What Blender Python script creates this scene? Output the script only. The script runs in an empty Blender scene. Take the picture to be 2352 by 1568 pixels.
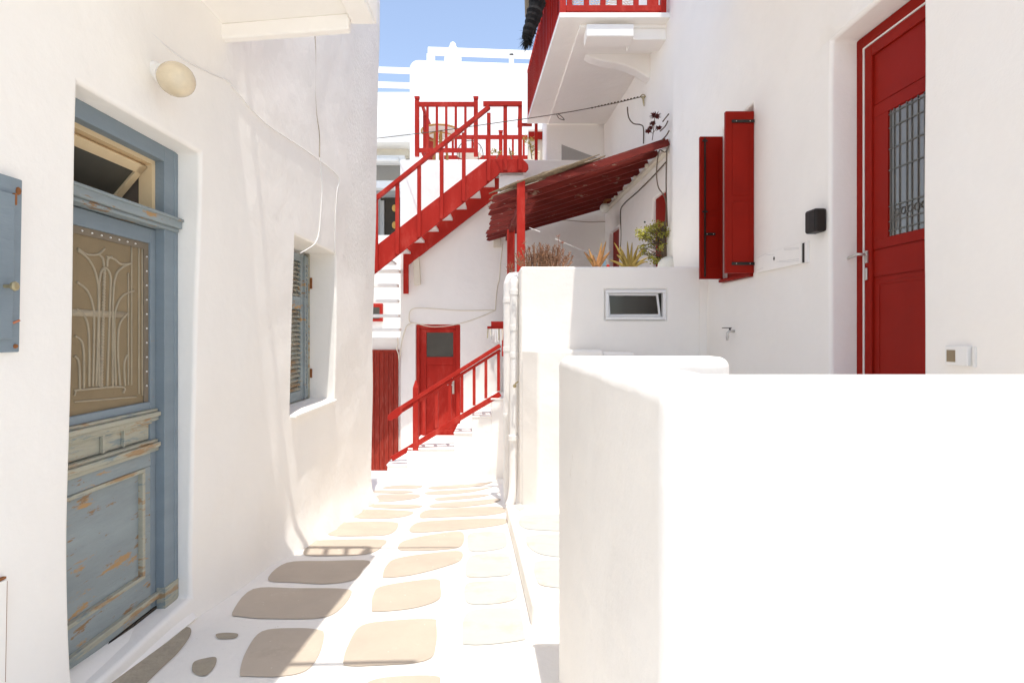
import bpy, bmesh, math, random
from mathutils import Vector, Matrix
random.seed(7)
S = bpy.context.scene
COL = S.collection
# ------------------------------------------------------------------ camera, sky, sun, exposure
F0, CX, CY = 1250.0, 1160.0, 765.0            # focal length and vanishing point in a 2352 x 1568 frame
cam_d = bpy.data.cameras.new('camera'); cam = bpy.data.objects.new('camera', cam_d); COL.objects.link(cam)
cam.location = (0, 0, 0); cam.rotation_euler = (math.radians(90), 0, 0)
cam_d.sensor_width = 36; cam_d.lens = 36 * F0 / 2352
cam_d.shift_x = (1176 - CX) / 2352; cam_d.shift_y = -(784 - CY) / 2352
cam_d.clip_start = 0.05; cam_d.clip_end = 2000
S.camera = cam
SX, SY = 0.07, 0.285                           # sun direction: x/z and -y/z
sd = Vector((SX, -SY, 1)).normalized()
W = bpy.data.worlds.new('World'); S.world = W; W.use_nodes = True
nt = W.node_tree; bg = nt.nodes['Background']
sky = nt.nodes.new('ShaderNodeTexSky'); sky.sky_type = 'NISHITA'; sky.sun_disc = False
sky.sun_elevation = math.asin(sd.z); sky.sun_rotation = math.atan2(sd.x, sd.y)
sky.air_density = 1.0; sky.dust_density = 0.4; sky.ozone_density = 1.5
hs = nt.nodes.new('ShaderNodeHueSaturation'); hs.inputs['Saturation'].default_value = .82; hs.inputs['Hue'].default_value = .5
nt.links.new(sky.outputs[0], hs.inputs['Color']); nt.links.new(hs.outputs[0], bg.inputs[0]); bg.inputs[1].default_value = 0.14
sl = bpy.data.lights.new('sun', 'SUN'); sl.energy = 2.3; sl.angle = math.radians(0.5); sl.color = (1, 0.955, 0.89)
so = bpy.data.objects.new('sun', sl); COL.objects.link(so)
so.rotation_euler = (-sd).to_track_quat('-Z', 'Y').to_euler()
S.view_settings.view_transform = 'Standard'; S.view_settings.look = 'None'
S.view_settings.exposure = 0.98; S.view_settings.gamma = 1
S.cycles.max_bounces = 14; S.cycles.diffuse_bounces = 12

# ------------------------------------------------------------------ helpers
def P(px, py, y): return Vector(((px - CX) / F0 * y, y, (CY - py) / F0 * y))
KN = [(-2, -1.2), (0, -1.33), (2.37, -1.52), (3.03, -1.587), (4.42, -1.77), (5.7, -1.965), (7.1, -2.19), (9, -2.47), (11, -2.78), (13, -2.95), (40, -3)]
def gz(y):
    y = max(-2, min(39.9, y))
    def lin(t):
        t = max(-2, min(39.9, t))
        for (a, za), (b, zb) in zip(KN, KN[1:]):
            if t <= b: return za + (zb - za) * (t - a) / (b - a)
    return (lin(y - .5) + lin(y - .25) + lin(y) + lin(y + .25) + lin(y + .5)) / 5
def ground(px, py, dz=0.0):
    a, b = .8, 14.0
    for _ in range(50):
        m = (a + b) / 2
        if (CY - py) / F0 * m < gz(m) + dz: b = m
        else: a = m
    y = (a + b) / 2
    return Vector(((px - CX) / F0 * y, y, gz(y) + dz))
def h2(a, b): return math.sin(a * 12.9898 + b * 78.233) * 43758.5453 % 1.0
def vn(x, y):
    ix, iy = math.floor(x), math.floor(y); fx, fy = x - ix, y - iy
    fx = fx * fx * (3 - 2 * fx); fy = fy * fy * (3 - 2 * fy)
    return ((h2(ix, iy) * (1 - fx) + h2(ix + 1, iy) * fx) * (1 - fy) + (h2(ix, iy + 1) * (1 - fx) + h2(ix + 1, iy + 1) * fx) * fy) * 2 - 1

class MB:
    def __init__(s): s.v = []; s.f = []; s.m = []; s.k = 0
    def poly(s, pts):
        n = len(s.v); s.v += [Vector(p) for p in pts]; s.f.append(tuple(range(n, n + len(pts)))); s.m.append(s.k); return s
    def hexa(s, c):           # 8 corners: bottom 4 ring, top 4 ring
        n = len(s.v); s.v += [Vector(p) for p in c]
        for q in ((0, 3, 2, 1), (4, 5, 6, 7), (0, 1, 5, 4), (1, 2, 6, 5), (2, 3, 7, 6), (3, 0, 4, 7)):
            s.f.append(tuple(n + i for i in q)); s.m.append(s.k)
        return s
    def box(s, x0, x1, y0, y1, z0, z1):
        return s.hexa([(x0, y0, z0), (x1, y0, z0), (x1, y1, z0), (x0, y1, z0), (x0, y0, z1), (x1, y0, z1), (x1, y1, z1), (x0, y1, z1)])
    def fbox(s, F, a0, a1, z0, z1, n0, n1):
        return s.hexa([F(a0, z0, n0), F(a1, z0, n0), F(a1, z0, n1), F(a0, z0, n1), F(a0, z1, n0), F(a1, z1, n0), F(a1, z1, n1), F(a0, z1, n1)])
    def bar(s, a, b, w, h, up=(0, 0, 1)):
        a, b = Vector(a), Vector(b); d = (b - a).normalized(); up = Vector(up)
        r = d.cross(up)
        if r.length < 1e-4: r = d.cross(Vector((0, 1, 0)))
        r.normalize(); u = r.cross(d).normalized(); r = r * w / 2; u = u * h / 2
        return s.hexa([a - r - u, a + r - u, a + r + u, a - r + u, b - r - u, b + r - u, b + r + u, b - r + u])
    def prism(s, pts, off):
        off = Vector(off); n = len(s.v); k = len(pts)
        s.v += [Vector(p) for p in pts] + [Vector(p) + off for p in pts]
        s.f.append(tuple(range(n, n + k))); s.m.append(s.k)
        s.f.append(tuple(range(n + 2 * k - 1, n + k - 1, -1))); s.m.append(s.k)
        for i in range(k):
            j = (i + 1) % k; s.f.append((n + i, n + i + k, n + j + k, n + j)); s.m.append(s.k)
        return s
    def tube(s, pts, r, n=8, cap=True):
        pts = [Vector(p) for p in pts]; rs = r if isinstance(r, (list, tuple)) else [r] * len(pts)
        base = len(s.v); pu = None
        for i, p in enumerate(pts):
            d = (pts[min(i + 1, len(pts) - 1)] - pts[max(i - 1, 0)]).normalized()
            if pu is None: pu = d.orthogonal().normalized()
            pu = (pu - d * pu.dot(d)); pu = pu.normalized() if pu.length > 1e-5 else d.orthogonal().normalized()
            w = d.cross(pu)
            for k in range(n):
                t = 2 * math.pi * k / n; s.v.append(p + (pu * math.cos(t) + w * math.sin(t)) * rs[i])
        for i in range(len(pts) - 1):
            for k in range(n):
                a = base + i * n + k; b = base + i * n + (k + 1) % n
                s.f.append((a, b, b + n, a + n)); s.m.append(s.k)
        if cap:
            s.f.append(tuple(base + k for k in range(n))[::-1]); s.m.append(s.k)
            e = base + (len(pts) - 1) * n; s.f.append(tuple(e + k for k in range(n))); s.m.append(s.k)
        return s
    def ball(s, c, r, sc=(1, 1, 1), n=16, rot=None):
        c = Vector(c); prof = [(math.sin(math.pi * i / (n // 2)), -math.cos(math.pi * i / (n // 2))) for i in range(n // 2 + 1)]
        return s.lathe(c, [(max(a, .002) * r, b * r) for a, b in prof], n, sc, rot)
    def lathe(s, c, prof, n=20, sc=(1, 1, 1), rot=None):
        c = Vector(c); base = len(s.v); R = rot or Matrix.Identity(3)
        for r, z in prof:
            for k in range(n):
                t = 2 * math.pi * k / n; s.v.append(c + R @ Vector((r * math.cos(t) * sc[0], r * math.sin(t) * sc[1], z * sc[2])))
        for i in range(len(prof) - 1):
            for k in range(n):
                a = base + i * n + k; b = base + i * n + (k + 1) % n
                s.f.append((a, b, b + n, a + n)); s.m.append(s.k)
        s.f.append(tuple(base + k for k in range(n))[::-1]); s.m.append(s.k)
        e = base + (len(prof) - 1) * n; s.f.append(tuple(e + k for k in range(n))); s.m.append(s.k)
        return s
    def build(s, name, mat, parent=None, bevel=0, seg=2, smooth=False, weld=False, ang=50, **tags):
        me = bpy.data.meshes.new(name); me.from_pydata([tuple(v) for v in s.v], [], s.f)
        mats = mat if isinstance(mat, (list, tuple)) else [mat]
        for m in mats: me.materials.append(m)
        if len(mats) > 1:
            for i, p in enumerate(me.polygons): p.material_index = s.m[i]
        bm = bmesh.new(); bm.from_mesh(me)
        if weld: bmesh.ops.remove_doubles(bm, verts=bm.verts, dist=1e-4)
        bmesh.ops.recalc_face_normals(bm, faces=bm.faces); bm.to_mesh(me); bm.free()
        for p in me.polygons: p.use_smooth = smooth or bevel > 0
        o = bpy.data.objects.new(name, me); COL.objects.link(o)
        if parent: o.parent = parent
        if bevel:
            b = o.modifiers.new('bevel', 'BEVEL'); b.width = bevel; b.segments = seg; b.limit_method = 'ANGLE'; b.angle_limit = math.radians(ang)
            b.harden_normals = True
        for k, v in tags.items(): o[k] = v
        return o
def thing(name, label, cat, loc=(0, 0, 0), group=None):
    o = bpy.data.objects.new(name, None); COL.objects.link(o); o.empty_display_size = .1
    o['label'] = label; o['category'] = cat
    if group: o['group'] = group
    return o
def tag(o, label, cat, group=None):
    o['label'] = label; o['category'] = cat
    if group: o['group'] = group
    return o
def cat(pts, n=6, closed=False):
    pts = [Vector(p) for p in pts]; out = []; N = len(pts)
    rng = range(N) if closed else range(N - 1)
    for i in rng:
        g = (lambda k: pts[k % N]) if closed else (lambda k: pts[max(0, min(N - 1, k))])
        a, b, c, d = g(i - 1), g(i), g(i + 1), g(i + 2)
        for k in range(n):
            t = k / n
            out.append(.5 * ((2 * b) + (c - a) * t + (2 * a - 5 * b + 4 * c - d) * t * t + (3 * b - a - 3 * c + d) * t ** 3))
    if not closed: out.append(pts[-1])
    return out

# ------------------------------------------------------------------ materials
def mat(name, col, rough=.8, metal=0, var=0.0, vscale=3, bump=0, bscale=20, col2=None, mixs=8, thr=.6, soft=.05, stretch=(1, 1, 1), spec=.3, trans=0, emis=0, bdist=.01, big=0):
    m = bpy.data.materials.new(name); m.use_nodes = True; n = m.node_tree.nodes; L = m.node_tree.links
    b = n['Principled BSDF']; b.inputs['Roughness'].default_value = rough; b.inputs['Metallic'].default_value = metal
    b.inputs['Specular IOR Level'].default_value = spec
    if trans: b.inputs['Transmission Weight'].default_value = trans
    if emis: b.inputs['Emission Color'].default_value = (*col, 1); b.inputs['Emission Strength'].default_value = emis
    tc = n.new('ShaderNodeTexCoord'); mp = n.new('ShaderNodeMapping'); mp.inputs['Scale'].default_value = stretch
    L.new(tc.outputs['Object'], mp.inputs[0])
    def noise(sc, det=5, r=.6):
        t = n.new('ShaderNodeTexNoise'); t.inputs['Scale'].default_value = sc; t.inputs['Detail'].default_value = det; t.inputs['Roughness'].default_value = r
        L.new(mp.outputs[0], t.inputs['Vector']); return t
    def rgb(c): q = n.new('ShaderNodeRGB'); q.outputs[0].default_value = (*c, 1); return q.outputs[0]
    c = rgb(col)
    if var:
        t = noise(vscale); mr = n.new('ShaderNodeMapRange'); mr.inputs[1].default_value = .25; mr.inputs[2].default_value = .75
        mr.inputs[3].default_value = 1 - var; mr.inputs[4].default_value = 1 + var * .5
        L.new(t.outputs[0], mr.inputs[0])
        mx = n.new('ShaderNodeMix'); mx.data_type = 'RGBA'; mx.blend_type = 'MULTIPLY'; mx.inputs[0].default_value = 1
        L.new(c, mx.inputs[6]); cb = n.new('ShaderNodeCombineColor')
        for i in range(3): L.new(mr.outputs[0], cb.inputs[i])
        L.new(cb.outputs[0], mx.inputs[7]); c = mx.outputs[2]
    if col2:
        for j, c2 in enumerate(col2 if isinstance(col2[0], (tuple, list)) else [col2]):
            t = noise(mixs * (1 + .7 * j + (6 if j == 2 else 0)), 8, .7); mr = n.new('ShaderNodeMapRange'); mr.inputs[1].default_value = thr + (.02 * j if j < 2 else .065); mr.inputs[2].default_value = thr + (soft if j < 2 else .02) + (.02 * j if j < 2 else .075)
            L.new(t.outputs[0], mr.inputs[0]); mx = n.new('ShaderNodeMix'); mx.data_type = 'RGBA'
            L.new(mr.outputs[0], mx.inputs[0]); L.new(c, mx.inputs[6]); mx.inputs[7].default_value = (*c2, 1); c = mx.outputs[2]
    L.new(c, b.inputs['Base Color'])
    if bump:
        t = noise(bscale, 6, .55); bp = n.new('ShaderNodeBump'); bp.inputs['Strength'].default_value = bump; bp.inputs['Distance'].default_value = bdist
        L.new(t.outputs[0], bp.inputs['Height'])
        if big:
            t2 = noise(2.2, 2, .4); bp2 = n.new('ShaderNodeBump'); bp2.inputs['Strength'].default_value = big; bp2.inputs['Distance'].default_value = .05
            L.new(t2.outputs[0], bp2.inputs['Height']); L.new(bp.outputs[0], bp2.inputs['Normal']); L.new(bp2.outputs[0], b.inputs['Normal'])
        else: L.new(bp.outputs[0], b.inputs['Normal'])
    return m
PL = mat('white_plaster', (.90, .872, .822), .9, var=.03, vscale=1.2, bump=.4, bscale=14, spec=.1, big=.5, col2=(.83, .79, .725), mixs=1.6, thr=.63, soft=.25)
PLG = mat('toned_down_whitewash', (.785, .76, .725), .85, var=.03, vscale=2.5, bump=.5, bscale=9, spec=.15, big=.7, col2=[(.75, .72, .68), (.66, .61, .55)], mixs=3, thr=.62, soft=.12, bdist=.012)  # same white as the plaster, darkened so its sunlit face clips less
PLR = mat('rough_plaster', (.88, .855, .805), .9, var=.03, vscale=1.5, bump=1.0, bscale=26, spec=.2, big=.5, col2=(.80, .76, .69), mixs=2.2, thr=.62, soft=.2)
LIME = mat('limewashed_joints', (.90, .868, .81), .8, var=.03, vscale=2, bump=.6, bscale=18, big=.5, col2=(.55, .48, .40), mixs=22, thr=.665, soft=.03)
STONE = mat('paving_stone', (.54, .46, .37), .85, var=.12, vscale=2.5, bump=.25, bscale=30, col2=[(.48, .405, .32), (.60, .53, .44), (.78, .75, .70)], mixs=3, thr=.6, soft=.1)
STONEG = mat('green_paving_stone', (.56, .56, .52), .85, var=.12, vscale=2.5, bump=.25, bscale=30, col2=(.56, .50, .43), mixs=2.5, thr=.5, soft=.1)
DSTONE = mat('dark_stone', (.42, .365, .28), .9, var=.15, vscale=20, bump=.6, bscale=60)
RED = mat('red_paint', (.43, .027, .018), .55, var=.15, vscale=4, bump=.2, bscale=30, spec=.1, col2=(.50, .075, .055), mixs=4, thr=.52, soft=.25, stretch=(1, 1, .4))
REDD = mat('deep_red_gloss', (.27, .012, .006), .42, var=.16, vscale=2.5, bump=.12, bscale=12, spec=.09)
REDW = mat('weathered_red_paint', (.175, .022, .015), .6, var=.3, vscale=5, bump=.5, bscale=25, col2=[(.30, .20, .14), (.36, .30, .25)], mixs=6, thr=.62, soft=.05, stretch=(.5, 1, 2), spec=.2)
BLUE = mat('blue_grey_paint', (.22, .27, .305), .6, var=.15, vscale=3, bump=.3, bscale=30, col2=[(.30, .20, .11), (.38, .06, .04)], mixs=9, thr=.69, soft=.02, stretch=(1, .45, 1.6))
BLUEW = mat('peeling_blue_paint', (.285, .33, .34), .65, var=.2, vscale=4, bump=.6, bscale=30, col2=[(.42, .26, .12), (.27, .17, .09)], mixs=7, thr=.585, soft=.03, stretch=(1, .4, 1.8))
PALEW = mat('worn_pale_wood', (.42, .41, .33), .7, var=.2, vscale=6, bump=.5, bscale=30, col2=[(.36, .24, .13), (.25, .29, .28)], mixs=6, thr=.53, soft=.06, stretch=(1, .35, 2.2))
CREAM = mat('cream_wood', (.72, .56, .34), .6, var=.1, vscale=5, bump=.2, bscale=30)
CREAMW = mat('cream_white_paint', (.74, .68, .56), .7, var=.1, vscale=5, bump=.3, bscale=20)
KHAKI = mat('dusty_screen', (.25, .19, .11), .7, var=.15, vscale=4, bump=.2, bscale=200)
KHAKI2 = mat('dusty_screen_border', (.20, .165, .12), .7, var=.15, vscale=8)
GRILLE = mat('grille_behind_screen', (.37, .315, .225), .7, var=.15, vscale=10)
DGLASS = mat('dark_glass', (.035, .032, .026), .12, spec=.5)
GGLASS = mat('dusty_glass', (.075, .07, .055), .35, spec=.4, var=.2, vscale=4)
MGLASS = mat('reflecting_glass', (.20, .195, .18), .08, metal=.1, spec=.6)
SHADG = mat('grey_grille', (.12, .12, .11), .6)
PLANK = mat('faded_red_planks', (.30, .035, .022), .75, var=.3, vscale=5, bump=.3, bscale=30, col2=(.33, .07, .05), mixs=6, thr=.5, soft=.15, stretch=(6, 1, .6), spec=.1)
DBROWN = mat('dark_interior_shade', (.05, .04, .03), .9)  # near-black that puts the shade of hollows into the colour
BROWN = mat('brown_interior_shade', (.14, .11, .085), .9)  # brown that puts the darkness inside the transom into the colour
ALU = mat('white_aluminium', (.80, .80, .795), .35, spec=.4)
STEEL = mat('brushed_steel', (.62, .60, .57), .3, metal=.8)
BRASS = mat('tarnished_brass', (.42, .36, .22), .5, metal=.6, var=.2, vscale=30)
BLACK = mat('black_iron', (.022, .018, .015), .55, var=.2, vscale=20)
BLACKP = mat('black_plastic', (.028, .022, .018), .5)
WHITEP = mat('white_plastic', (.80, .79, .76), .4)
SWHITE = mat('smooth_white_enamel', (.80, .785, .76), .5, bump=.1, bscale=20)
GLOBE = mat('yellowed_globe', (.66, .56, .40), .25, var=.3, vscale=6, spec=.5)
RUST = mat('rust', (.28, .11, .04), .9, var=.3, vscale=30)
ROPE = mat('dark_rope', (.10, .075, .05), .9)
TWIG = mat('weathered_cane', (.24, .18, .115), .9, var=.35, vscale=20, bump=.6, bscale=60)
THATCH = mat('black_thatch', (.015, .013, .012), .95, bump=.8, bscale=60)
WICKER = mat('pale_wicker', (.66, .60, .52), .7)
RATTAN = mat('yellow_rattan', (.50, .30, .10), .6, var=.2, vscale=20)
GREEN = mat('jade_leaf', (.42, .40, .07), .5, var=.4, vscale=12)
GREEND = mat('dark_leaf', (.05, .075, .03), .6, var=.3, vscale=12)
ALOE = mat('orange_aloe_leaf', (.52, .26, .10), .5, var=.2, vscale=14, col2=(.30, .25, .07), mixs=5, thr=.5, soft=.15)
ALOEG = mat('olive_aloe_leaf', (.33, .235, .06), .5, var=.2, vscale=14, col2=(.48, .24, .08), mixs=5, thr=.55, soft=.15)
DRY = mat('dry_brown_plant', (.34, .19, .115), .85, var=.45, vscale=25)
DRYR = mat('dry_pink_flower', (.42, .20, .13), .85, var=.3, vscale=25)
AEON = mat('dark_red_rosette', (.13, .016, .012), .6, var=.3, vscale=20)
BARK = mat('brown_bark', (.14, .105, .075), .9, bump=.5, bscale=50)
TERRA = mat('white_glazed_pot', (.72, .71, .63), .35)
LAMPY = mat('warm_lamp_glow', (.45, .25, .06), .5, emis=.10)
BLUEP = mat('blue_plastic', (.25, .42, .52), .5)
CABLEB = mat('weathered_cable', (.40, .33, .25), .8)
GREYP = mat('grey_paint_and_shade', (.40, .385, .36), .8)  # grey with porch and opening shade in its colour; some pegs share it

# ------------------------------------------------------------------ wall skins with niches
def lines(a, b, brk, step):
    k = sorted(set([a, b] + [t for t in brk if a < t < b])); out = [k[0]]
    for p, q in zip(k, k[1:]):
        n = max(1, math.ceil((q - p) / step - 1e-6))
        out += [p + (q - p) * i / n for i in range(1, n + 1)]
    return out
def skin(mb, Fn, u0, u1, v0, v1, holes=(), step=.3, depth=2.0, amp=.006, mf=None):
    """wall face Fn(u, v, n) (n = inward) with niches (u0,u1,v0,v1,depth); closed body of the given depth"""
    us = lines(u0, u1, [h[0] for h in holes] + [h[1] for h in holes], step)
    vs = lines(v0, v1, [h[2] for h in holes] + [h[3] for h in holes], step)
    def inh(u, v):
        for h in holes:
            if h[0] < u < h[1] and h[2] < v < h[3]: return h
    def G(u, v):
        p = Fn(u, v, 0); q = Fn(u, v, 1); return p + (q - p) * amp * vn(u * 1.7, v * 1.3)
    for i in range(len(us) - 1):
        for j in range(len(vs) - 1):
            if not inh((us[i] + us[i + 1]) / 2, (vs[j] + vs[j + 1]) / 2):
                mb.k = mf(us[i], vs[j]) if mf else 0
                mb.poly([G(us[i], vs[j]), G(us[i + 1], vs[j]), G(us[i + 1], vs[j + 1]), G(us[i], vs[j + 1])])
    mb.k = 0
    for h in holes:
        hu = [t for t in us if h[0] - 1e-9 <= t <= h[1] + 1e-9]; hv = [t for t in vs if h[2] - 1e-9 <= t <= h[3] + 1e-9]
        d = h[4]
        for a, b in zip(hu, hu[1:]):
            for v, dv in ((h[2], -1e-3), (h[3], 1e-3)):
                g = inh((a + b) / 2, v + dv)
                if g:
                    if g[4] < d: mb.poly([Fn(a, v, g[4]), Fn(b, v, g[4]), Fn(b, v, d), Fn(a, v, d)])
                    continue
                mb.poly([G(a, v), G(b, v), Fn(b, v, d), Fn(a, v, d)])
        for a, b in zip(hv, hv[1:]):
            for u, du in ((h[0], -1e-3), (h[1], 1e-3)):
                if inh(u + du, (a + b) / 2): continue
                mb.poly([G(u, a), G(u, b), Fn(u, b, d), Fn(u, a, d)])
        for a, b in zip(hu, hu[1:]):
            for c, e in zip(hv, hv[1:]): mb.poly([Fn(a, c, d), Fn(b, c, d), Fn(b, e, d), Fn(a, e, d)])
    D = depth
    for a, b in zip(us, us[1:]):
        for v in (v0, v1): mb.poly([G(a, v), G(b, v), Fn(b, v, D), Fn(a, v, D)])
    for a, b in zip(vs, vs[1:]):
        for u in (u0, u1): mb.poly([G(u, a), G(u, b), Fn(u, b, D), Fn(u, a, D)])
    for a, b in zip(us, us[1:]):
        for c, e in zip(vs, vs[1:]): mb.poly([Fn(a, c, D), Fn(b, c, D), Fn(b, e, D), Fn(a, e, D)])
    return mb

# ------------------------------------------------------------------ ground
mb = MB()
xs = [-60, -20, -6] + [-4 + .25 * i for i in range(33)] + [6, 20, 60]
ys = [-60, -20, -6, -2] + [-1.5 + .25 * i for i in range(60)] + [16, 20, 40, 120]
def gv(x, y):
    z = gz(y) + 0
    return (x, y, z)
for i in range(len(xs) - 1):
    for j in range(len(ys) - 1):
        mb.poly([gv(xs[i], ys[j]), gv(xs[i + 1], ys[j]), gv(xs[i + 1], ys[j + 1]), gv(xs[i], ys[j + 1])])
mb.build('street', LIME, smooth=True, weld=True, kind='structure', label='whitewashed alley floor sloping down between the houses')

def gzoom(x, y): return (514.5 + .3359 * x, 1084.2 + .3359 * y)
def zzoom(x, y): return (.375 * x, 980.3 + .375 * y)
STN = [
 [(300,735),(430,620),(700,608),(985,606),(955,660),(890,735),(700,765),(480,755)],
 [(57,960),(200,800),(500,795),(830,800),(868,840),(780,950),(640,1000),(300,1003),(120,990)],
 [(108,1380),(150,1230),(260,1090),(480,1068),(640,1078),(685,1110),(650,1250),(560,1360),(380,1398),(160,1397)],
 [(815,1300),(850,1180),(940,1050),(1150,1015),(1420,1004),(1452,1040),(1450,1180),(1380,1290),(1000,1325),(850,1325)],
 [(1010,930),(1020,840),(1080,780),(1350,737),(1465,735),(1480,780),(1470,870),(1300,930),(1040,955)],
 [(1085,710),(1110,640),(1180,590),(1400,555),(1610,540),(1620,600),(1500,650),(1280,705),(1110,722)],
 [(1190,520),(1230,470),(1400,430),(1620,407),(1628,500),(1500,530),(1250,538)],
 [(1270,405),(1310,350),(1450,330),(1880,315),(1935,345),(1800,375),(1400,410)],
 [(1340,310),(1370,265),(1500,250),(1860,235),(1925,268),(1800,295),(1450,310)],
 [(1410,240),(1460,212),(1700,195),(1880,180),(1850,210),(1600,240)],
 [(715,430),(760,365),(830,342),(1150,340),(1190,370),(1130,425),(950,437)],
 [(545,560),(560,515),(620,475),(700,463),(1085,460),(1080,510),(1010,552),(870,570),(600,573)],
 [(872,290),(910,258),(1060,255),(1285,268),(1250,300),(1100,318),(920,315)],
 [(985,234),(1020,218),(1330,224),(1320,245),(1120,247)],
 [(1020,192),(1060,155),(1300,149),(1340,168),(1250,190),(1060,205)],
 [(1010,140),(1060,122),(1290,130),(1230,145)],
 [(1440,185),(1500,170),(1800,150),(1750,172),(1500,193)],
 [(1380,150),(1420,130),(1750,112),(1840,100),(1700,135),(1500,153)],
 [(1090,103),(1200,88),(1350,90),(1320,110),(1120,113)],
 [(1400,112),(1450,95),(1780,74),(1840,64),(1750,95),(1500,116)],
 [(960,1460),(1100,1405),(1440,1393),(1480,1450),(1470,1560),(980,1580)]]
STG = [
 [(1630,1160),(1640,1000),(1720,940),(1990,930),(2030,970),(2055,1120),(2040,1150),(1800,1180),(1660,1180)],
 [(1645,860),(1655,770),(1740,748),(1970,745),(2000,800),(2000,860),(1900,895),(1700,905)],
 [(1650,680),(1665,600),(1720,565),(1890,553),(1950,580),(1968,690),(1850,715),(1680,720)],
 [(1665,500),(1670,430),(1740,410),(1900,410),(1930,440),(1925,510),(1800,540),(1690,540)]]
SMALL = [
 [(1175,1480),(1190,1440),(1250,1420),(1322,1413),(1315,1470),(1255,1527),(1190,1510)],
 [(1325,1270),(1380,1262),(1455,1268),(1440,1295),(1350,1300),(1328,1290)]]
LONG = [(500,1720),(640,1600),(760,1500),(860,1405),(970,1310),(1080,1240),(1160,1230),(1165,1280),(1090,1385),(990,1480),(900,1570),(760,1720)]
def stone(mb, pts, dz, lift=.004):
    pp = [Vector((*ground(x, y, dz), )) for x, y in pts]
    sm = cat(pp, 5, True)
    for q in sm: q.z = gz(q.y) + dz + lift
    c = sum(sm, Vector()) / len(sm)
    mid = [(c + (q - c) * .55) for q in sm]
    for q in mid: q.z = gz(q.y) + dz + lift
    c.z = gz(c.y) + dz + lift; n = len(sm)
    for i in range(n):
        j = (i + 1) % n
        mb.poly([sm[i], sm[j], mid[j], mid[i]]); mb.poly([mid[i], mid[j], c])
mb = MB()
for p in STN: stone(mb, [gzoom(*q) for q in p], 0)
mb.k = 1
for p in STG: stone(mb, [gzoom(*q) for q in p], 0)
mb.k = 2
for p in SMALL: stone(mb, [zzoom(*q) for q in p], 0)
stone(mb, [zzoom(*q) for q in LONG], 0)
mb.build('paving_stones', [STONE, STONEG, DSTONE], smooth=True, weld=True, kind='structure', label='beige paving stones showing between whitewashed joints')

# raised pavement on the right with its kerb
PH = .13
mb = MB()
def kx(y): return .145 + (.02 - .145) * (y - 2.9) / 2.85
yy = [2.93 + .25 * i for i in range(13)]; yy[-1] = 5.95
for a, b in zip(yy, yy[1:]):
    A = [(kx(a), a, gz(a) + PH), (1.6, a, gz(a) + PH), (1.6, b, gz(b) + PH), (kx(b), b, gz(b) + PH)]
    mb.poly(A); mb.poly([(kx(a), a, gz(a) - .1), (kx(b), b, gz(b) - .1), A[3], A[0]])
mb.poly([(kx(2.93), 2.93, gz(2.93) - .1), (1.6, 2.93, gz(2.93) - .1), (1.6, 2.93, gz(2.93) + PH), (kx(2.93), 2.93, gz(2.93) + PH)])
mb.build('pavement', LIME, weld=True, bevel=.02, seg=3, ang=35, kind='structure', label='whitewashed raised pavement along the right side')
mb = MB()
for p in ([(2015,340),(2040,300),(2140,288),(2290,288),(2420,300),(2420,395),(2120,395),(2040,375)], [(2065,470),(2090,435),(2290,422),(2440,425),(2440,570),(2200,570),(2090,520)],
          [(2120,650),(2140,612),(2300,600),(2470,610),(2470,780),(2190,780),(2130,720)], [(1985,235),(2010,218),(2045,222),(2055,248),(2020,262)]):
    stone(mb, [gzoom(*q) for q in p], PH, .004)
mb.build('pavement_stones', STONEG, smooth=True, weld=True, kind='structure', label='greenish stones set in the raised pavement')
mb = MB(); mb.box(-.25, 1.2, .6, 2.62, -1.7, gz(2.6) + .05); mb.build('path', LIME, bevel=.03, seg=3, kind='structure', label='low whitewashed slab in front of the garden wall')

# ------------------------------------------------------------------ left house
def xw(z): return -1.72 + .018 * z
def FLW(u, v, n):
    x = xw(v) - n
    if n == 0: x += .13 * math.exp(-max(0, v - gz(u)) / .09) * (.25 + .75 * min(1, max(0, (u - 4.0) / .6)))
    return Vector((x, u, v))
def left(px, py, off=.0):
    k = (px - CX) / F0; j = (CY - py) / F0        # x = k y, z = j y, x = -1.72 + .018 z + off
    y = (-1.72 + off) / (k - .018 * j)
    return Vector((k * y, y, j * y))
lh = thing('left_house', 'white plastered house on the left with a blue-grey door and shuttered window', 'house')
mb = MB()
DY0, DY1 = 2.178, 3.03
skin(mb, FLW, -3.0, 7.12, -2.9, 6.2, [(DY0, DY1, -1.47, .55, .2), (DY0, DY1, .55, 1.0, .6), (4.42, 5.52, -.67, .80, .33)], step=.15, depth=5, amp=-.018, mf=lambda u, v: 1 if u > 5.75 + .25 * vn(v * 2, 3.3) and v > .7 + .5 * vn(u * 2.5, 1.1) else 0)
mb.build('wall', [PL, PLR], lh, weld=True, bevel=.022, seg=3, ang=40)
# sloping threshold of the door
mb = MB(); mb.prism([(-1.90, DY0 + .002, -1.425), (-1.80, DY0 + .002, -1.44), (-1.70, DY0 + .002, gz(DY0) - .01), (-1.90, DY0 + .002, -1.62)], (0, DY1 - DY0 - .004, -.06))
mb.build('threshold', PL, lh, bevel=.01)
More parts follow.
